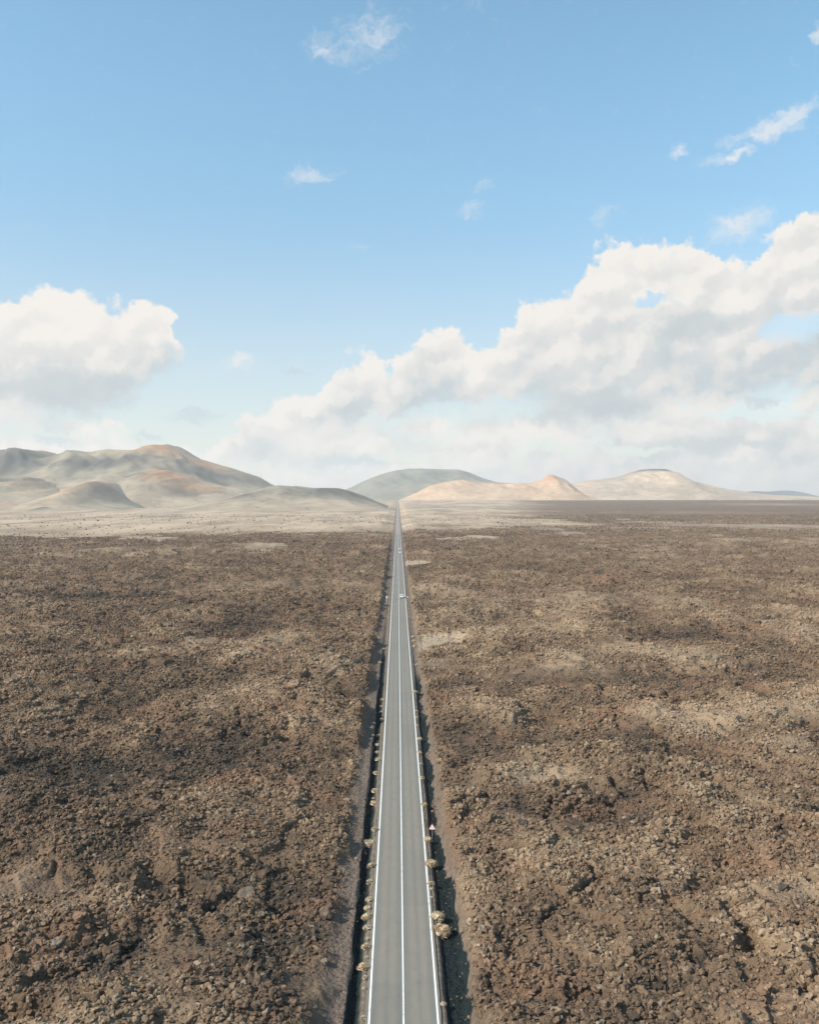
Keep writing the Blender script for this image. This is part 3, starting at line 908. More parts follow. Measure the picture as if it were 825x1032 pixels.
def build_hills():
    GRN = ((.215, .195, .150), (.420, .340, .240))
    left = hill_material('hill_left', *GRN, (.46, .24, .125), 0, 0, 1)
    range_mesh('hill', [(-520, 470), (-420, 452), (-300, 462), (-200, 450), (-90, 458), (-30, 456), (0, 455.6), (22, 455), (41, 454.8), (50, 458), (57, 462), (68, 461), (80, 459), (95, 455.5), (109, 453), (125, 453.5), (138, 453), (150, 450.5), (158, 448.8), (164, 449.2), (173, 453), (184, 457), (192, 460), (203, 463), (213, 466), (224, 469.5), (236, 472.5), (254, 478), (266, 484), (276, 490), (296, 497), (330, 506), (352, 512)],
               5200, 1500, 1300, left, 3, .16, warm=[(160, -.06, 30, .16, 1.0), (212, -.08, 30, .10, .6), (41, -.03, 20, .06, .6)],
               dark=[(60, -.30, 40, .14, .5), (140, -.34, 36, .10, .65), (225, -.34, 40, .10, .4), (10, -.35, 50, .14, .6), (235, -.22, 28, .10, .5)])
    # spurs and cones in front of the main ridge
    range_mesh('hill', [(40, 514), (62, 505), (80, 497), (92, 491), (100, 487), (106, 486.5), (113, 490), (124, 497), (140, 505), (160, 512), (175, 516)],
               3900, 900, 600, left, 14, .22, warm=[(98, -.1, 14, .25, .9), (88, -.4, 24, .25, .5)], dark=[(124, -.4, 12, .25, .3)], step=8)  # cone's sunlit left side painted warm, its shaded right side dark
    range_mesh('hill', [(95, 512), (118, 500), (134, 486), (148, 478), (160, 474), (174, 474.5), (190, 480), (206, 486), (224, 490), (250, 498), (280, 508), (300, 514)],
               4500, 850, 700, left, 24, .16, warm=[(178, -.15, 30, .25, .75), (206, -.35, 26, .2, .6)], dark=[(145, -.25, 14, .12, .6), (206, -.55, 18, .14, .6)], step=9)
    range_mesh('hill', [(-300, 500), (-200, 482), (-120, 490), (-40, 477), (0, 479), (26, 480), (50, 484.5), (78, 491), (105, 498), (135, 506), (165, 514)],
               4300, 1000, 800, left, 34, .24, warm=[(40, -.3, 30, .2, .3)], dark=[(0, -.2, 40, .12, .45)], step=9)
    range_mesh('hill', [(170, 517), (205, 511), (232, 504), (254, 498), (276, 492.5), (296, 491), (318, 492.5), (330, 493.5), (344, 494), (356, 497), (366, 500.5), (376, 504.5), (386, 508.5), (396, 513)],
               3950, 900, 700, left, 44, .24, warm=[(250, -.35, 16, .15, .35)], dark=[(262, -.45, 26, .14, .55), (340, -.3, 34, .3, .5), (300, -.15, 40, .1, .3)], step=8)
    sand = hill_material('hill_low_left', (.26, .22, .17), (.36, .29, .21), (.42, .27, .18), 0, 0, 2)
    range_mesh('hill', [(-200, 516), (-80, 508), (-20, 507), (8, 506.5), (22, 509), (40, 514), (55, 518)], 3350, 300, 300, sand, 54, .1, warm=[(10, -.3, 20, .5, .5)], step=8)
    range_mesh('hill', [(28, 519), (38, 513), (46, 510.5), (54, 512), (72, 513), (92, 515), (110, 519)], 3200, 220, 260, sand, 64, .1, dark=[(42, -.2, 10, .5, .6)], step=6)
    # the middle and the right
    olive = hill_material('hill_olive', (.16, .17, .14), (.24, .225, .17), (.4, .3, .2), 0, 0, 3, (.26, .24, .19))
    range_mesh('hill', [(300, 506), (332, 498), (350, 493.5), (366, 486), (382, 479.5), (398, 474.5), (412, 472.3), (436, 472.6), (462, 473), (474, 476), (486, 481.5), (500, 486), (520, 492), (550, 500), (580, 508)],
               9200, 1500, 1500, olive, 74, .12, step=22, ground_drop=24)
    orange = hill_material('hill_orange', (.56, .385, .25), (.50, .325, .20), (.40, .20, .12), 0, 0, 4, (.58, .40, .26))
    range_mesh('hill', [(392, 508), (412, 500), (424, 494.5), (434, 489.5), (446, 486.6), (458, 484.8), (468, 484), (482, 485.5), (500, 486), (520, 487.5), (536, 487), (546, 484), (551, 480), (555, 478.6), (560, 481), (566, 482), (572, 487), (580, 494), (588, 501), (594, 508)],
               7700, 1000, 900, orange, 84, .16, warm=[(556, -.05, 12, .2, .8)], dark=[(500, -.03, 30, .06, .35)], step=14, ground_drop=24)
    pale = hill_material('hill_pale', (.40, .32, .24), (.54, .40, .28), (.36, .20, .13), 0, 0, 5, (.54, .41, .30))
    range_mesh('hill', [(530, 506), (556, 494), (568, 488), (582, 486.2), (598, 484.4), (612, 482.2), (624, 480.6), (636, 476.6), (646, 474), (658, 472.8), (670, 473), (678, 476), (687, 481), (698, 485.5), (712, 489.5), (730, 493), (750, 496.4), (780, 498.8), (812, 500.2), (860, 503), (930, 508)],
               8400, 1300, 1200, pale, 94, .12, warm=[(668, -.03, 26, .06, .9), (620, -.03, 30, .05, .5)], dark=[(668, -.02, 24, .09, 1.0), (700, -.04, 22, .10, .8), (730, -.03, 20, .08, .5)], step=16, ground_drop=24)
    blue = hill_material('hill_far', (.10, .13, .15), (.13, .16, .17), (.2, .2, .2), 0, 0, 6)
    range_mesh('hill', [(690, 506), (730, 498.5), (748, 496), (760, 494.8), (772, 495.6), (786, 494.4), (798, 494.6), (806, 497.5), (816, 501.5), (840, 506)],
               12500, 1200, 1200, blue, 104, .12, step=24, ground_drop=24)
    range_mesh('hill', [(900, 508), (960, 499), (1040, 490), (1120, 484), (1200, 490), (1320, 480), (1420, 492), (1500, 506)], 9000, 1400, 1300, pale, 114, .14, step=24, ground_drop=24)
build_hills()
#PART2

# ------------------------------------------------------------------ haze
def build_haze():
    x0, x1, y0, y1, z0, z1 = -16600, 16600, -16600, 16600, -80.0, 520.0
    bm = bmesh.new()
    bmesh.ops.create_cube(bm, size=1.0)
    for v in bm.verts:
        v.co = ((x0 + x1) / 2 + v.co.x * (x1 - x0), (y0 + y1) / 2 + v.co.y * (y1 - y0), (z0 + z1) / 2 + v.co.z * (z1 - z0))
    me = bpy.data.meshes.new('haze'); bm.to_mesh(me); bm.free()
    m = bpy.data.materials.new('haze')
    m.use_nodes = True
    t = m.node_tree; t.nodes.clear()
    v = t.nodes.new('ShaderNodeVolumePrincipled')
    v.inputs['Density'].default_value = HAZE
    v.inputs['Color'].default_value = rgb(0.96, 0.95, 0.945)
    v.inputs['Anisotropy'].default_value = 0.15
    out = t.nodes.new('ShaderNodeOutputMaterial')
    t.links.new(v.outputs[0], out.inputs['Volume'])
    o = link_mesh('haze', me, m)
    o['kind'] = 'stuff'
build_haze()

# ------------------------------------------------------------------ things: helpers
def thing(name, label, cat, loc=(0, 0, 0), rz=0.0, group=None):
    o = bpy.data.objects.new(name, None)
    o.empty_display_size = 0.3
    COL.objects.link(o)
    o.location = loc; o.rotation_euler = (0, 0, rz)
    o['label'] = label; o['category'] = cat
    if group: o['group'] = group
    return o

def copy_tree(o, parent=None):
    c = o.copy(); COL.objects.link(c)
    if parent: c.parent = parent
    for ch in [q for q in bpy.data.objects if q.parent == o]:
        copy_tree(ch, c)
    return c

def mesh_of(name, bm, mat, parent=None, smooth=False):
    me = bpy.data.meshes.new(name)
    if smooth:
        for f in bm.faces: f.smooth = True
    bm.to_mesh(me); bm.free()
    return link_mesh(name, me, mat, parent)

def ground_z(x, y):
    a = terrain(np.array([float(x)]), np.array([float(y)]))
    return float(a[0][0])

def place_px(px, py):
    x, y = px_to_ground(px, py)
    for _ in range(5):
        z = ground_z(x, y)
        x, y = px_to_ground(px, py, z - float(rise(np.array([x]), np.array([y]))[0]))
    return x, y, ground_z(x, y)

def tube(bm, pts, rad, seg=8, caps=True):
    rings = []
    for i, p in enumerate(pts):
        p = Vector(p)
        a = Vector(pts[max(i - 1, 0)]); b = Vector(pts[min(i + 1, len(pts) - 1)])
        d = (b - a).normalized()
        u = d.orthogonal().normalized(); w = d.cross(u)
        r = rad[i] if isinstance(rad, (list, tuple)) else rad
        rings.append([bm.verts.new(p + (u * math.cos(k * 2 * math.pi / seg) + w * math.sin(k * 2 * math.pi / seg)) * r) for k in range(seg)])
    for A_, B_ in zip(rings[:-1], rings[1:]):
        for k in range(seg):
            bm.faces.new((A_[k], A_[(k + 1) % seg], B_[(k + 1) % seg], B_[k]))
    if caps:
        bm.faces.new(rings[0][::-1]); bm.faces.new(rings[-1])

def box(bm, c, s, bevel=0.0):
    r = bmesh.ops.create_cube(bm, size=1.0)
    for v in r['verts']:
        v.co = Vector((c[0] + v.co.x * s[0], c[1] + v.co.y * s[1], c[2] + v.co.z * s[2]))
    if bevel:
        es = {e for v in r['verts'] for e in v.link_edges}
        bmesh.ops.bevel(bm, geom=list(es), offset=bevel, segments=2, affect='EDGES', profile=.5)

# ------------------------------------------------------------------ dry tussock shrubs along the verges
def shrub_material(name, a, b_):
    m, g, b = new_mat(name)
    geo = g.node('ShaderNodeNewGeometry')
    oi = g.node('ShaderNodeObjectInfo')
    P = X(g, geo.outputs['Position'])
    n = g.noise(P, 5.0, 3.0, 0.7)
    c = g.mix(g.smooth(n, .3, .7), rgb(*a), rgb(*b_))
    g.put(b.inputs['Base Color'], c)
    b.inputs['Roughness'].default_value = 0.95
    b.inputs['Specular IOR Level'].default_value = 0.1
    return m
M_STRAW = shrub_material('dry_straw', (.36, .28, .185), (.60, .48, .33))
M_PALE = shrub_material('bleached_straw', (.36, .29, .21), (.58, .49, .38))
M_OCHRE = shrub_material('ochre_straw', (.34, .25, .16), (.56, .42, .275))
M_TWIG = simple_mat('woody_twig', (.13, .10, .075), .95)

def shrub_foliage(seed):
    """dome of fine stalks over a lumpy, open heart; unit radius"""
    rr = random.Random(seed)
    from mathutils import noise as mn
    bm = bmesh.new()
    off = Vector((seed * 3.1, seed * 1.7, 0))
    bmesh.ops.create_icosphere(bm, subdivisions=3, radius=.66)
    for v in bm.verts:
        k = 1 + .5 * mn.noise(v.co * 3.0 + off) + .3 * mn.noise(v.co * 9 + off)
        v.co *= k
        v.co.z = v.co.z * .62 + .18
        if v.co.z < -.12: v.co.z = -.12
    nclump = 11
    cl = []
    for _ in range(nclump):
        a = rr.uniform(0, 6.283); e = math.asin(rr.uniform(.05, 1))
        cl.append((Vector((math.cos(a) * math.cos(e), math.sin(a) * math.cos(e), math.sin(e))), rr.uniform(.76, 1.06)))
    for _ in range(1500):
        c, L = rr.choice(cl)
        d = (c + Vector((rr.gauss(0, .28), rr.gauss(0, .28), rr.gauss(0, .28)))).normalized()
        if d.z < -.05: d.z = -d.z * .3
        r0 = rr.uniform(.3, .62); r1 = L * rr.uniform(.75, 1.08)
        p0 = Vector((d.x * r0, d.y * r0, d.z * r0 * .72)); p1 = Vector((d.x * r1, d.y * r1, d.z * r1 * .78))
        s = d.cross(Vector((rr.gauss(0, 1), rr.gauss(0, 1), rr.gauss(0, 1)))).normalized() * rr.uniform(.018, .036)
        bend = Vector((rr.gauss(0, .05), rr.gauss(0, .05), rr.gauss(0, .04)))
        pm = (p0 + p1) / 2 + bend
        a, b, c_, d_, e_ = (bm.verts.new(q) for q in (p0 - s, p0 + s, pm + s, pm - s, p1))
        bm.faces.new((a, b, c_, d_)); bm.faces.new((d_, c_, e_))
    me = bpy.data.meshes.new('foliage'); bm.to_mesh(me); bm.free()
    return me

def shrub_stem(seed):
    rr = random.Random(seed + 50)
    bm = bmesh.new()
    for k in range(7):
        a = k * .9 + rr.uniform(-.2, .2)
        tube(bm, [(0, 0, -.12), (math.cos(a) * .12, math.sin(a) * .12, .1), (math.cos(a) * .34, math.sin(a) * .34, .34), (math.cos(a) * .6, math.sin(a) * .6, .52)], [.05, .04, .028, .012], 5)
    me = bpy.data.meshes.new('stem'); bm.to_mesh(me); bm.free()
    me.materials.append(M_TWIG)
    return me

SHRUB = []
for k, mt in enumerate((M_STRAW, M_PALE, M_OCHRE, M_STRAW, M_PALE)):
    f = shrub_foliage(k + 1); f.materials.append(mt)
    SHRUB.append((f, shrub_stem(k)))

# px of centre, px row of its foot, width in px, kind of straw, label
SHRUBS = [
    # left verge, from the bottom of the picture upwards
    (367.0, 1028, 6.5, 1, 'small bleached shrub at the very bottom of the photo, left verge'),
    (367.0, 998, 5.0, 1, 'little pale shrub below the widest ragged bush on the left verge near the bottom'),
    (367.8, 988, 5.5, 0, 'small narrow straw shrub touching the widest left-verge bush from below'),
    (366.0, 979, 11.0, 2, 'widest and most ragged ochre shrub on the left verge near the bottom'),
    (369.5, 967, 4.5, 1, 'tiny bleached tuft just above the widest ragged bush on the left verge'),
    (368.5, 958, 8.5, 2, 'ochre rounded shrub with a tiny tuft above and below it, left verge'),
    (370.4, 948, 4.8, 0, 'tiny straw tuft between the ochre shrub and the pale lowest of the four round shrubs'),
    (370.0, 938, 8.5, 1, 'pale round shrub, lowest of the row of four shrubs on the left verge'),
    (369.6, 927, 9.5, 3, 'plump straw shrub, second from below in the left-verge row of four'),
    (370.0, 918, 7.5, 0, 'flat straw shrub, third from below in the left-verge row of four'),
    (372.0, 909, 7.5, 0, 'straw shrub topmost in the row of four on the left verge'),
    (373.3, 892, 8.0, 1, 'pale tapering shrub alone above the row of four on the left verge'),
    (374.0, 875, 8.0, 3, 'round straw shrub on the left verge below the broad bush that leans over the ditch'),
    (371.8, 854, 12.0, 3, 'broad straw bush leaning over the black ditch, left of the warning sign'),
    (377.6, 838, 7.0, 0, 'straw shrub on the left verge level with the triangular warning sign'),
    (376.4, 806, 3.5, 1, 'tiny pale tuft on the left verge between two shrubs, above the sign level'),
    (377.2, 812, 8.5, 2, 'ochre shrub on the left verge a little further up than the warning sign'),
    (378.2, 799, 8.0, 0, 'straw shrub on the left verge, second one up beyond the sign level'),
    (379.2, 781, 6.5, 0, 'small straw shrub on the left verge opposite the tuft of the right verge'),
    (381.3, 767, 6.0, 3, 'straw shrub at the foot of the dense left-verge row'),
    (380.2, 759, 4.5, 1, 'pale shrub second in the dense left-verge row'),
    (380.5, 752, 5.5, 0, 'straw shrub third in the dense left-verge row, wider than its neighbours'),
    (381.6, 743, 5.5, 2, 'ochre shrub at the top of the dense left-verge row'),
    (376.6, 730, 3.6, 1, 'single pale tuft on the brown bank left of the black ditch, lone and small'),
    (375.6, 742, 3.0, 1, 'second, smaller pale tuft on the brown bank left of the ditch'),
    (384.4, 726, 4.0, 1, 'pale shrub on the far left verge, lowest of four close together'),
    (384.2, 718.5, 4.0, 0, 'straw shrub on the far left verge, second of four close together'),
    (384.7, 713, 3.6, 1, 'pale shrub on the far left verge, third of four close together'),
    (385.2, 706, 4.0, 0, 'straw shrub on the far left verge, last of four close together'),
    (382.6, 668.5, 3.4, 1, 'pale tuft at the far end of the left black ditch'),
    (386.0, 655, 4.4, 0, 'straw tuft beside the dark hollow on the far left verge'),
    # right verge
    (446.6, 1015, 6.5, 1, 'small pinkish-pale shrub on the right verge close to the bottom of the photo'),
    (444.5, 945, 19.0, 2, 'largest ochre shrub of all, on the right verge above the bottom'),
    (440.2, 929, 13.0, 3, 'big straw shrub touching the largest shrub from above, right verge'),
    (434.4, 906, 4.5, 1, 'tiny pale tuft on the right verge above the two big bushes'),
    (434.8, 898, 4.5, 0, 'tiny straw tuft between a pale tuft and a shrub, right verge'),
    (434.2, 893, 7.0, 3, 'straw shrub on the right verge halfway between the sign bush and the two big bushes'),
    (434.8, 874, 12.0, 2, 'wide ochre shrub on the right verge just below the warning sign'),
    (430.6, 849, 8.5, 0, 'straw bush at the foot of the triangular warning sign'),
    (427.6, 813, 6.5, 2, 'ochre shrub on the right verge just above the warning sign'),
    (424.8, 786, 6.0, 0, 'straw shrub on the right verge, second one up beyond the warning sign'),
    (423.8, 771, 4.0, 1, 'pale tuft on the right verge, third one up beyond the warning sign'),
    (422.4, 760, 4.6, 3, 'straw tuft on the right verge, fourth one up beyond the warning sign'),
    (422.6, 746, 5.0, 0, 'rounded straw shrub on the right verge where the black ditch widens'),
    (420.2, 732, 3.6, 1, 'pale tuft on the right verge, lowest of three small ones in a line'),
    (419.9, 724, 3.6, 0, 'straw tuft on the right verge, middle of three small ones in a line'),
    (419.3, 717.5, 4.0, 1, 'pale tuft on the right verge, topmost of three small ones in a line'),
    (418.0, 698.5, 5.0, 0, 'straw shrub on the right verge where the black ditch begins'),
    (419.6, 671, 3.6, 1, 'pale tuft on the right below the sandy pull-in'),
    (417.6, 652, 4.0, 1, 'pale tuft at the left tip of the sandy pull-in'),
    (416.8, 647, 4.2, 0, 'straw tuft beside the sandy pull-in, nearest the road'),
    (415.6, 643, 4.2, 1, 'pale tuft at the upper corner of the sandy pull-in'),
    (392.9, 603.5, 2.6, 1, 'pale tuft between the far left sign post and the white road edge line'),
    (390.6, 622, 2.4, 0, 'small straw tuft on the left verge just below the far sign post'),
]
for i, (px, py, w, k, lab) in enumerate(SHRUBS):
    x, y, z = place_px(px, py)
    r = w / 954.0 * y / 2 * 1.4
    rr = random.Random(i * 7 + 3)
    root = thing('roadside_shrub', lab, 'shrub', (x, y + r * .5, z + .02), rr.uniform(0, 6.28), 'dry shrubs along the road verges')
    f, s = SHRUB[k]
    root.scale = (r, r * rr.uniform(.9, 1.1), r * rr.uniform(.85, 1.1))
    fo = bpy.data.objects.new('foliage', f); COL.objects.link(fo); fo.parent = root
    so = bpy.data.objects.new('stem', s); COL.objects.link(so); so.parent = root

# far, tiny ones further up the road: nothing tells them apart
rr = random.Random(5)
for i in range(26):
    side = -1 if i % 2 else 1
    y = rr.choice((rr.uniform(380, 450), rr.uniform(520, 900)))
    x = side * rr.uniform(4.0, 4.7)
    z = ground_z(x, y)
    r = rr.uniform(.35, .7)
    root = thing('roadside_shrub', 'tiny pale tuft in the loose string far up the verges, away from the far signs', 'shrub', (x, y, z), rr.uniform(0, 6.28), 'distant tufts far up the road verges')
    f, s = SHRUB[rr.choice((0, 1, 4))]
    root.scale = (r, r, r)
    fo = bpy.data.objects.new('foliage', f); COL.objects.link(fo); fo.parent = root
    so = bpy.data.objects.new('stem', s); COL.objects.link(so); so.parent = root

# ------------------------------------------------------------------ signs
M_STEEL = simple_mat('galvanised_steel', (.52, .54, .55), .5, .55, .5, .25, 9)
M_WHITE = simple_mat('sign_white', (.82, .80, .77), .45, 0, .5, .08, 12)
M_RED = simple_mat('sign_red', (.55, .06, .05), .45, 0, .5, .2, 12)
M_BACK = simple_mat('sign_back', (.60, .61, .60), .45, .5, .5, .15, 10)
M_CONC = simple_mat('concrete', (.42, .40, .36), .9, 0, .2, .3, 8)

def rounded_poly(pts, rad, seg=5):
    out = []
    n = len(pts)
    for i in range(n):
        p = Vector(pts[i]); a = (Vector(pts[i - 1]) - p).normalized(); b = (Vector(pts[(i + 1) % n]) - p).normalized()
        ang = a.angle(b); t = rad / math.tan(ang / 2)
        c = p + (a + b).normalized() * (rad / math.sin(ang / 2))
        s, e = p + a * t - c, p + b * t - c
        for k in range(seg + 1):
            f = k / seg
            v = s.lerp(e, f).normalized() * rad
            out.append(c + v)
    return out

def plate(bm, poly, y0, y1, hole=None):
    """flat plate in the xz plane between y0 and y1, optionally a ring"""
    if hole is None:
        f = [bm.verts.new((p.x, y0, p.y)) for p in poly]; b = [bm.verts.new((p.x, y1, p.y)) for p in poly]
        bm.faces.new(f); bm.faces.new(b[::-1])
        for i in range(len(f)):
            j = (i + 1) % len(f)
            bm.faces.new((f[j], f[i], b[i], b[j]))
    else:
        n = len(poly)
        q = [[bm.verts.new((p.x, y, p.y)) for p in pl] for pl, y in ((poly, y0), (hole, y0), (hole, y1), (poly, y1))]
        for a in range(4):
            A_, B_ = q[a], q[(a + 1) % 4]
            for i in range(n):
                j = (i + 1) % n
                bm.faces.new((A_[i], A_[j], B_[j], B_[i]))

def warning_sign(px, py, label, side=1.0, height=1.55, rz=0.0):
    x, y, z = place_px(px, py)
    t = thing('warning_sign', label, 'road sign', (x, y, z), rz)
    bm = bmesh.new()
    H = height + side * .8
    box(bm, (0, .05, H / 2 - .15), (.08, .045, H + .3), .008)
    mesh_of('post', bm, M_STEEL, t)
    bm = bmesh.new()
    box(bm, (0, .05, .0), (.34, .34, .16), .02)
    mesh_of('footing', bm, M_CONC, t)
    h3 = side * math.sqrt(3) / 2
    base = height
    tri = [(-side / 2, base), (side / 2, base), (0, base + h3)]
    cen = Vector((0, base + h3 / 3))
    outer = rounded_poly(tri, side * .07)
    mid = [cen + (p - cen) * .78 for p in outer]
    bm = bmesh.new(); plate(bm, outer, .004, .022)
    pl = mesh_of('plate', bm, M_BACK, t)
    bm = bmesh.new(); plate(bm, outer, -.004, .0035, hole=mid)
    mesh_of('red_border', bm, M_RED, pl)
    bm = bmesh.new(); plate(bm, [cen + (p - cen) * .778 for p in outer], -.001, .0035)
    mesh_of('white_face', bm, M_WHITE, pl)
    for zz in (base + h3 * .2, base + h3 * .58):
        bm = bmesh.new(); box(bm, (0, .035, zz), (.26, .02, .05), .004)
        mesh_of('clamp', bm, M_STEEL, t)
    return t

warning_sign(435.3, 848.5, 'red and white triangular warning sign on a grey post beside a straw bush', 1.15, 1.75, R(-4))
warning_sign(410.6, 604.6, 'small far triangular warning sign on the right verge level with the nearest white car', 1.3, .95, R(3))

def far_sign(px, py):
    x, y, z = place_px(px, py)
    t = thing('road_sign', 'tall pale road sign left of the road, level with the nearest white car', 'road sign', (x, y, z), R(2))
    bm = bmesh.new(); box(bm, (0, .06, 1.55), (.10, .06, 3.3), .01)
    mesh_of('post', bm, M_WHITE, t)
    bm = bmesh.new(); box(bm, (0, .06, 0), (.4, .4, .16), .02)
    mesh_of('footing', bm, M_CONC, t)
    c = [Vector((math.cos(a) * .5, 2.75 + math.sin(a) * .5)) for a in np.linspace(0, 2 * math.pi, 33)[:-1]]
    bm = bmesh.new(); plate(bm, c, .0, .022)
    p = mesh_of('plate', bm, M_WHITE, t)
    bm = bmesh.new(); box(bm, (0, -.012, 2.0), (.62, .02, .34), .005)
    mesh_of('panel', bm, M_WHITE, t)
far_sign(389.6, 607.5)

# ------------------------------------------------------------------ cars
M_CARW = simple_mat('white_car_paint', (.93, .93, .92), .3, 0, .6)
M_GLASS = simple_mat('car_glass', (.34, .37, .40), .12, .55, .7)
M_TYRE = simple_mat('tyre_rubber', (.02, .02, .02), .85)
M_RIM = simple_mat('alloy', (.45, .46, .47), .3, .8)
M_LAMP = simple_mat('lamp_glass', (.75, .77, .78), .1, 0, .8)
M_TAIL = simple_mat('tail_lamp', (.45, .02, .02), .2, 0, .6)
M_TRIM = simple_mat('black_trim', (.03, .03, .03), .6)
M_PLATE = simple_mat('number_plate', (.75, .74, .68), .5)

def car_part(t, name, mat, prof, halfw, inset=None, bevel=.05):
    """side profile (y, z) swept across the car; inset pulls in the upper points"""
    bm = bmesh.new()
    L_, R_ = [], []
    for y, z, k in prof:
        L_.append(bm.verts.new((-halfw * k, y, z))); R_.append(bm.verts.new((halfw * k, y, z)))
    bm.faces.new(L_[::-1]); bm.faces.new(R_)
    n = len(prof)
    for i in range(n):
        j = (i + 1) % n
        bm.faces.new((L_[i], L_[j], R_[j], R_[i]))
    bmesh.ops.recalc_face_normals(bm, faces=bm.faces)
    if bevel:
        es = [e for e in bm.edges if e.calc_face_angle(0) > .35]
        bmesh.ops.bevel(bm, geom=es, offset=bevel, segments=3, affect='EDGES', profile=.5, clamp_overlap=True)
    return mesh_of(name, bm, mat, t, smooth=False)

def make_car(label, loc, rz):
    """hatchback, 4.1 m long, heading along +Y of its own axes"""
    t = thing('car', label, 'car', loc, rz, 'white cars driving on the road')
    body = car_part(t, 'body', M_CARW, [(-2.03, .32, .95), (-2.05, .62, .98), (-1.98, .98, .96), (-1.2, 1.0, 1.0), (.75, .99, 1.0), (1.55, .88, .97), (2.0, .70, .92), (2.05, .42, .92), (1.95, .24, .9), (-1.9, .24, .92)], .88)
    cab = car_part(t, 'cabin', M_GLASS, [(-1.93, .97, .90), (-1.62, 1.38, .80), (-1.5, 1.44, .77), (.05, 1.46, .77), (.22, 1.40, .79), (1.0, .96, .90)], .87, bevel=.03)
    bm = bmesh.new()
    box(bm, (0, -.72, 1.475), (1.32, 1.62, .055), .025)
    mesh_of('roof', bm, M_CARW, t)
    for s in (-1, 1):
        for pts in (((.98 * 1, .97), (.12, 1.46)), ((-.55, .98), (-.55, 1.46)), ((-1.93, .99), (-1.52, 1.46))):
            (y0, z0), (y1, z1) = pts
            bm = bmesh.new()
            tube(bm, [(s * .79, y0, z0), (s * .675, y1, z1)], .035, 6)
            mesh_of('pillar', bm, M_CARW, t)
    for s in (-1, 1):
        for yy in (-1.28, 1.27):
            bm = bmesh.new()
            tube(bm, [(s * .70, yy, .32), (s * .735, yy, .32), (s * .87, yy, .32), (s * .895, yy, .32)], [.27, .32, .32, .28], 20)
            wh = mesh_of('wheel', bm, M_TYRE, t)
            bm = bmesh.new()
            tube(bm, [(s * .89, yy, .32), (s * .902, yy, .32)], [.20, .19], 16)
            mesh_of('rim', bm, M_RIM, wh)
        bm = bmesh.new(); box(bm, (s * .70, 1.965, .66), (.32, .14, .15), .04); mesh_of('headlight', bm, M_LAMP, t)
        bm = bmesh.new(); box(bm, (s * .74, -2.005, .80), (.20, .10, .26), .03); mesh_of('tail_light', bm, M_TAIL, t)
        bm = bmesh.new(); box(bm, (s * .97, .72, 1.03), (.18, .10, .13), .03); mesh_of('side_mirror', bm, M_CARW, t)
    bm = bmesh.new(); box(bm, (0, 2.01, .40), (1.1, .08, .16), .02); mesh_of('grille', bm, M_TRIM, t)
    bm = bmesh.new(); box(bm, (0, -2.02, .36), (1.3, .08, .14), .02); mesh_of('bumper', bm, M_TRIM, t)
    bm = bmesh.new(); box(bm, (0, -2.055, .66), (.52, .02, .11), .004); mesh_of('number_plate', bm, M_PLATE, t)
    bm = bmesh.new(); box(bm, (0, 2.065, .42), (.52, .02, .11), .004); mesh_of('number_plate', bm, M_PLATE, t)
    return t

def road_y(py):
    return px_to_ground(401.5, py, .05)[1]
def road_z(y): return float(rise(np.array([0.0]), np.array([y]))[0]) + .06

y = road_y(602.5)
CAR_SIZE = 1.1
c0 = make_car('white hatchback nearest the camera, driving away in the right lane between two far signs', (1.55, y, road_z(y)), 0)
c0.scale = (CAR_SIZE,) * 3
for lab, py, lane in (('white car in the right lane, nearer one of two close together in the middle distance', 557.6, 1.5),
                      ('white car in the right lane, farther one of two close together in the middle distance', 554.0, 1.6),
                      ('pale oncoming car in the left lane where the road crosses the pale plain', 523.6, -1.6),
                      ('pale distant car in the right lane, farthest of all the cars on the road', 521.0, 1.7)):
    y = road_y(py)
    c = copy_tree(c0)
    c['label'] = lab
    c.location = (lane, y, road_z(y)); c.rotation_euler = (0, 0, math.pi if lane < 0 else 0)

# ------------------------------------------------------------------ the blocks that stand out of the rubble
def boulder_material(name, c1, c2, c3):
    m, g, b = new_mat(name)
    tc = g.node('ShaderNodeTexCoord')
    P = X(g, tc.outputs['Object'])
    n = g.noise(P, 1.6, 5.0, 0.65); n2 = g.noise(P, 6.0, 4.0, 0.7)
    c = g.mix(g.smooth(n, .35, .65), rgb(*c1), rgb(*c2))
    c = g.mix(g.smooth(n2, .55, .75) * .7, c, rgb(*c3))
    g.put(b.inputs['Base Color'], c)
    b.inputs['Roughness'].default_value = .95
    b.inputs['Specular IOR Level'].default_value = .15
    bp = g.node('ShaderNodeBump'); bp.inputs['Distance'].default_value = .12
    g.put(bp.inputs['Height'], n2 + n * .6)
    g.l.new(bp.outputs[0], b.inputs['Normal'])
    return m
M_BG = boulder_material('grey_basalt', (.130, .102, .078), (.180, .142, .108), (.25, .195, .15))
M_BD = boulder_material('dark_basalt', (.062, .052, .044), (.105, .086, .070), (.16, .128, .10))
M_BB = boulder_material('brown_basalt', (.12, .09, .068), (.19, .145, .108), (.27, .215, .16))
M_BT = boulder_material('tan_lichened_basalt', (.20, .155, .11), (.31, .245, .175), (.38, .31, .23))

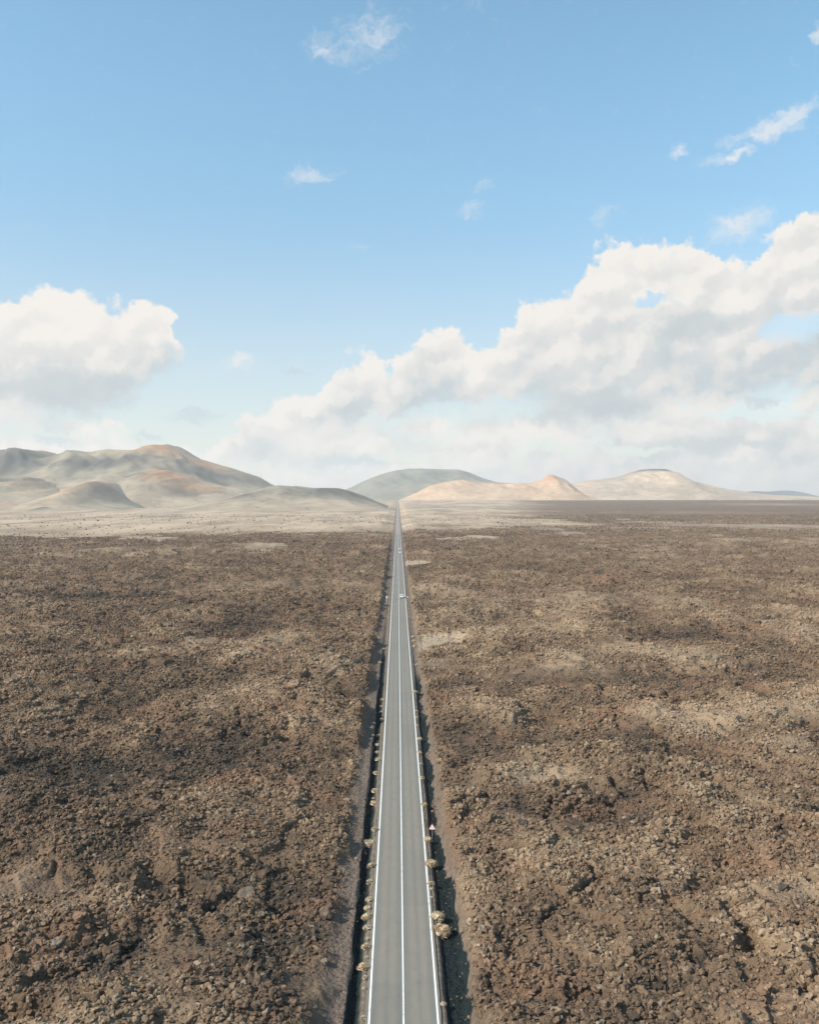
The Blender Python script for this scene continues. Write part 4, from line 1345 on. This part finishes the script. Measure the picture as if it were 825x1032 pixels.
BOULDERS = [
    (247, 905, 20, 10, M_BG, .55, 'broad flat-topped grey lava block casting a black shadow to its right, left flow'),
    (222, 930, 13, 8, M_BD, .7, 'bluish dark lava boulder lower left of the broad flat grey block'),
    (264, 925, 8, 8, M_BG, .9, 'small rounded grey boulder under the right corner of the broad flat grey block'),
    (328, 926, 13, 12, M_BB, .9, 'brown boulder beside the bank of the left ditch, level with the row of four shrubs'),
    (250, 967, 13, 11, M_BD, .8, 'dark square lava block with a pale top, left flow near the bottom'),
    (303, 963, 9, 13, M_BB, 1.1, 'upright brown lava block right of the dark square block'),
    (242, 957, 8, 8, M_BT, .8, 'small tan lava block directly above the dark square block'),
    (276, 955, 9, 11, M_BB, .9, 'leaning brown block between the dark square block and the upright block'),
    (326, 972, 8, 8, M_BT, .7, 'orange-tan block at the edge of the bank, lowest beside the left ditch'),
    (106, 944, 10, 7, M_BT, .7, 'tan block on the rim of the black crevice at lower left'),
    (466, 942, 9, 5, M_BT, .7, 'long tan block lying on the right bank opposite the largest shrub, nearer the road'),
    (474, 949, 8, 7, M_BT, .8, 'tan block touching the long tan block from the lower right'),
    (486, 941, 11, 9, M_BT, .8, 'yellowish tan boulder right of the long tan block on the right flow'),
    (488, 958, 5, 6, M_BT, .9, 'small pale stone below the yellowish tan boulder'),
    (503, 1004, 7, 7, M_BT, .8, 'pale tan stone at the lower end of the right ditch, near the bottom'),
    (786, 850, 10, 8, M_BG, .8, 'solitary grey boulder in the right flow near the right edge of the photo'),
    (604, 998, 12, 7, M_BT, .6, 'flat tan block in the middle of the right flow near the bottom'),
    (526, 832, 9, 6, M_BD, .8, 'dark boulder at the foot of the smooth tan hump on the right'),
    (790, 898, 11, 8, M_BD, .8, 'dark lava boulder in the right flow below the solitary grey boulder'),
    (588, 916, 9, 6, M_BB, .7, 'brown boulder alone in the middle of the right flow'),
    (55, 955, 14, 9, M_BT, .7, 'tan rounded boulder near the left edge, on the smooth pale hump'),
    (118, 1012, 14, 10, M_BT, .6, 'flat tan slab below the black crevice, bottom left'),
]
for i, (px, py, w, h, mt, fl, lab) in enumerate(BOULDERS):
    x, y, z = place_px(px, py)
    s = w / 954.0 * y / 2 * 1.15
    rr = random.Random(i * 13 + 1)
    me = rock_mesh('lava_boulder', 500 + i, mt, sub=4, flat=1.0, knob=.20)
    o = bpy.data.objects.new('lava_boulder', me); COL.objects.link(o)
    o.scale = (s, s * rr.uniform(.75, 1.05), s * fl)
    o.location = (x, y + s * .5, z + s * fl * .55)
    o.rotation_euler = (rr.uniform(-.2, .2), rr.uniform(-.2, .2), rr.uniform(-.6, .6))
    o['label'] = lab; o['category'] = 'boulder'; o['group'] = 'large lava blocks standing out of the rubble'
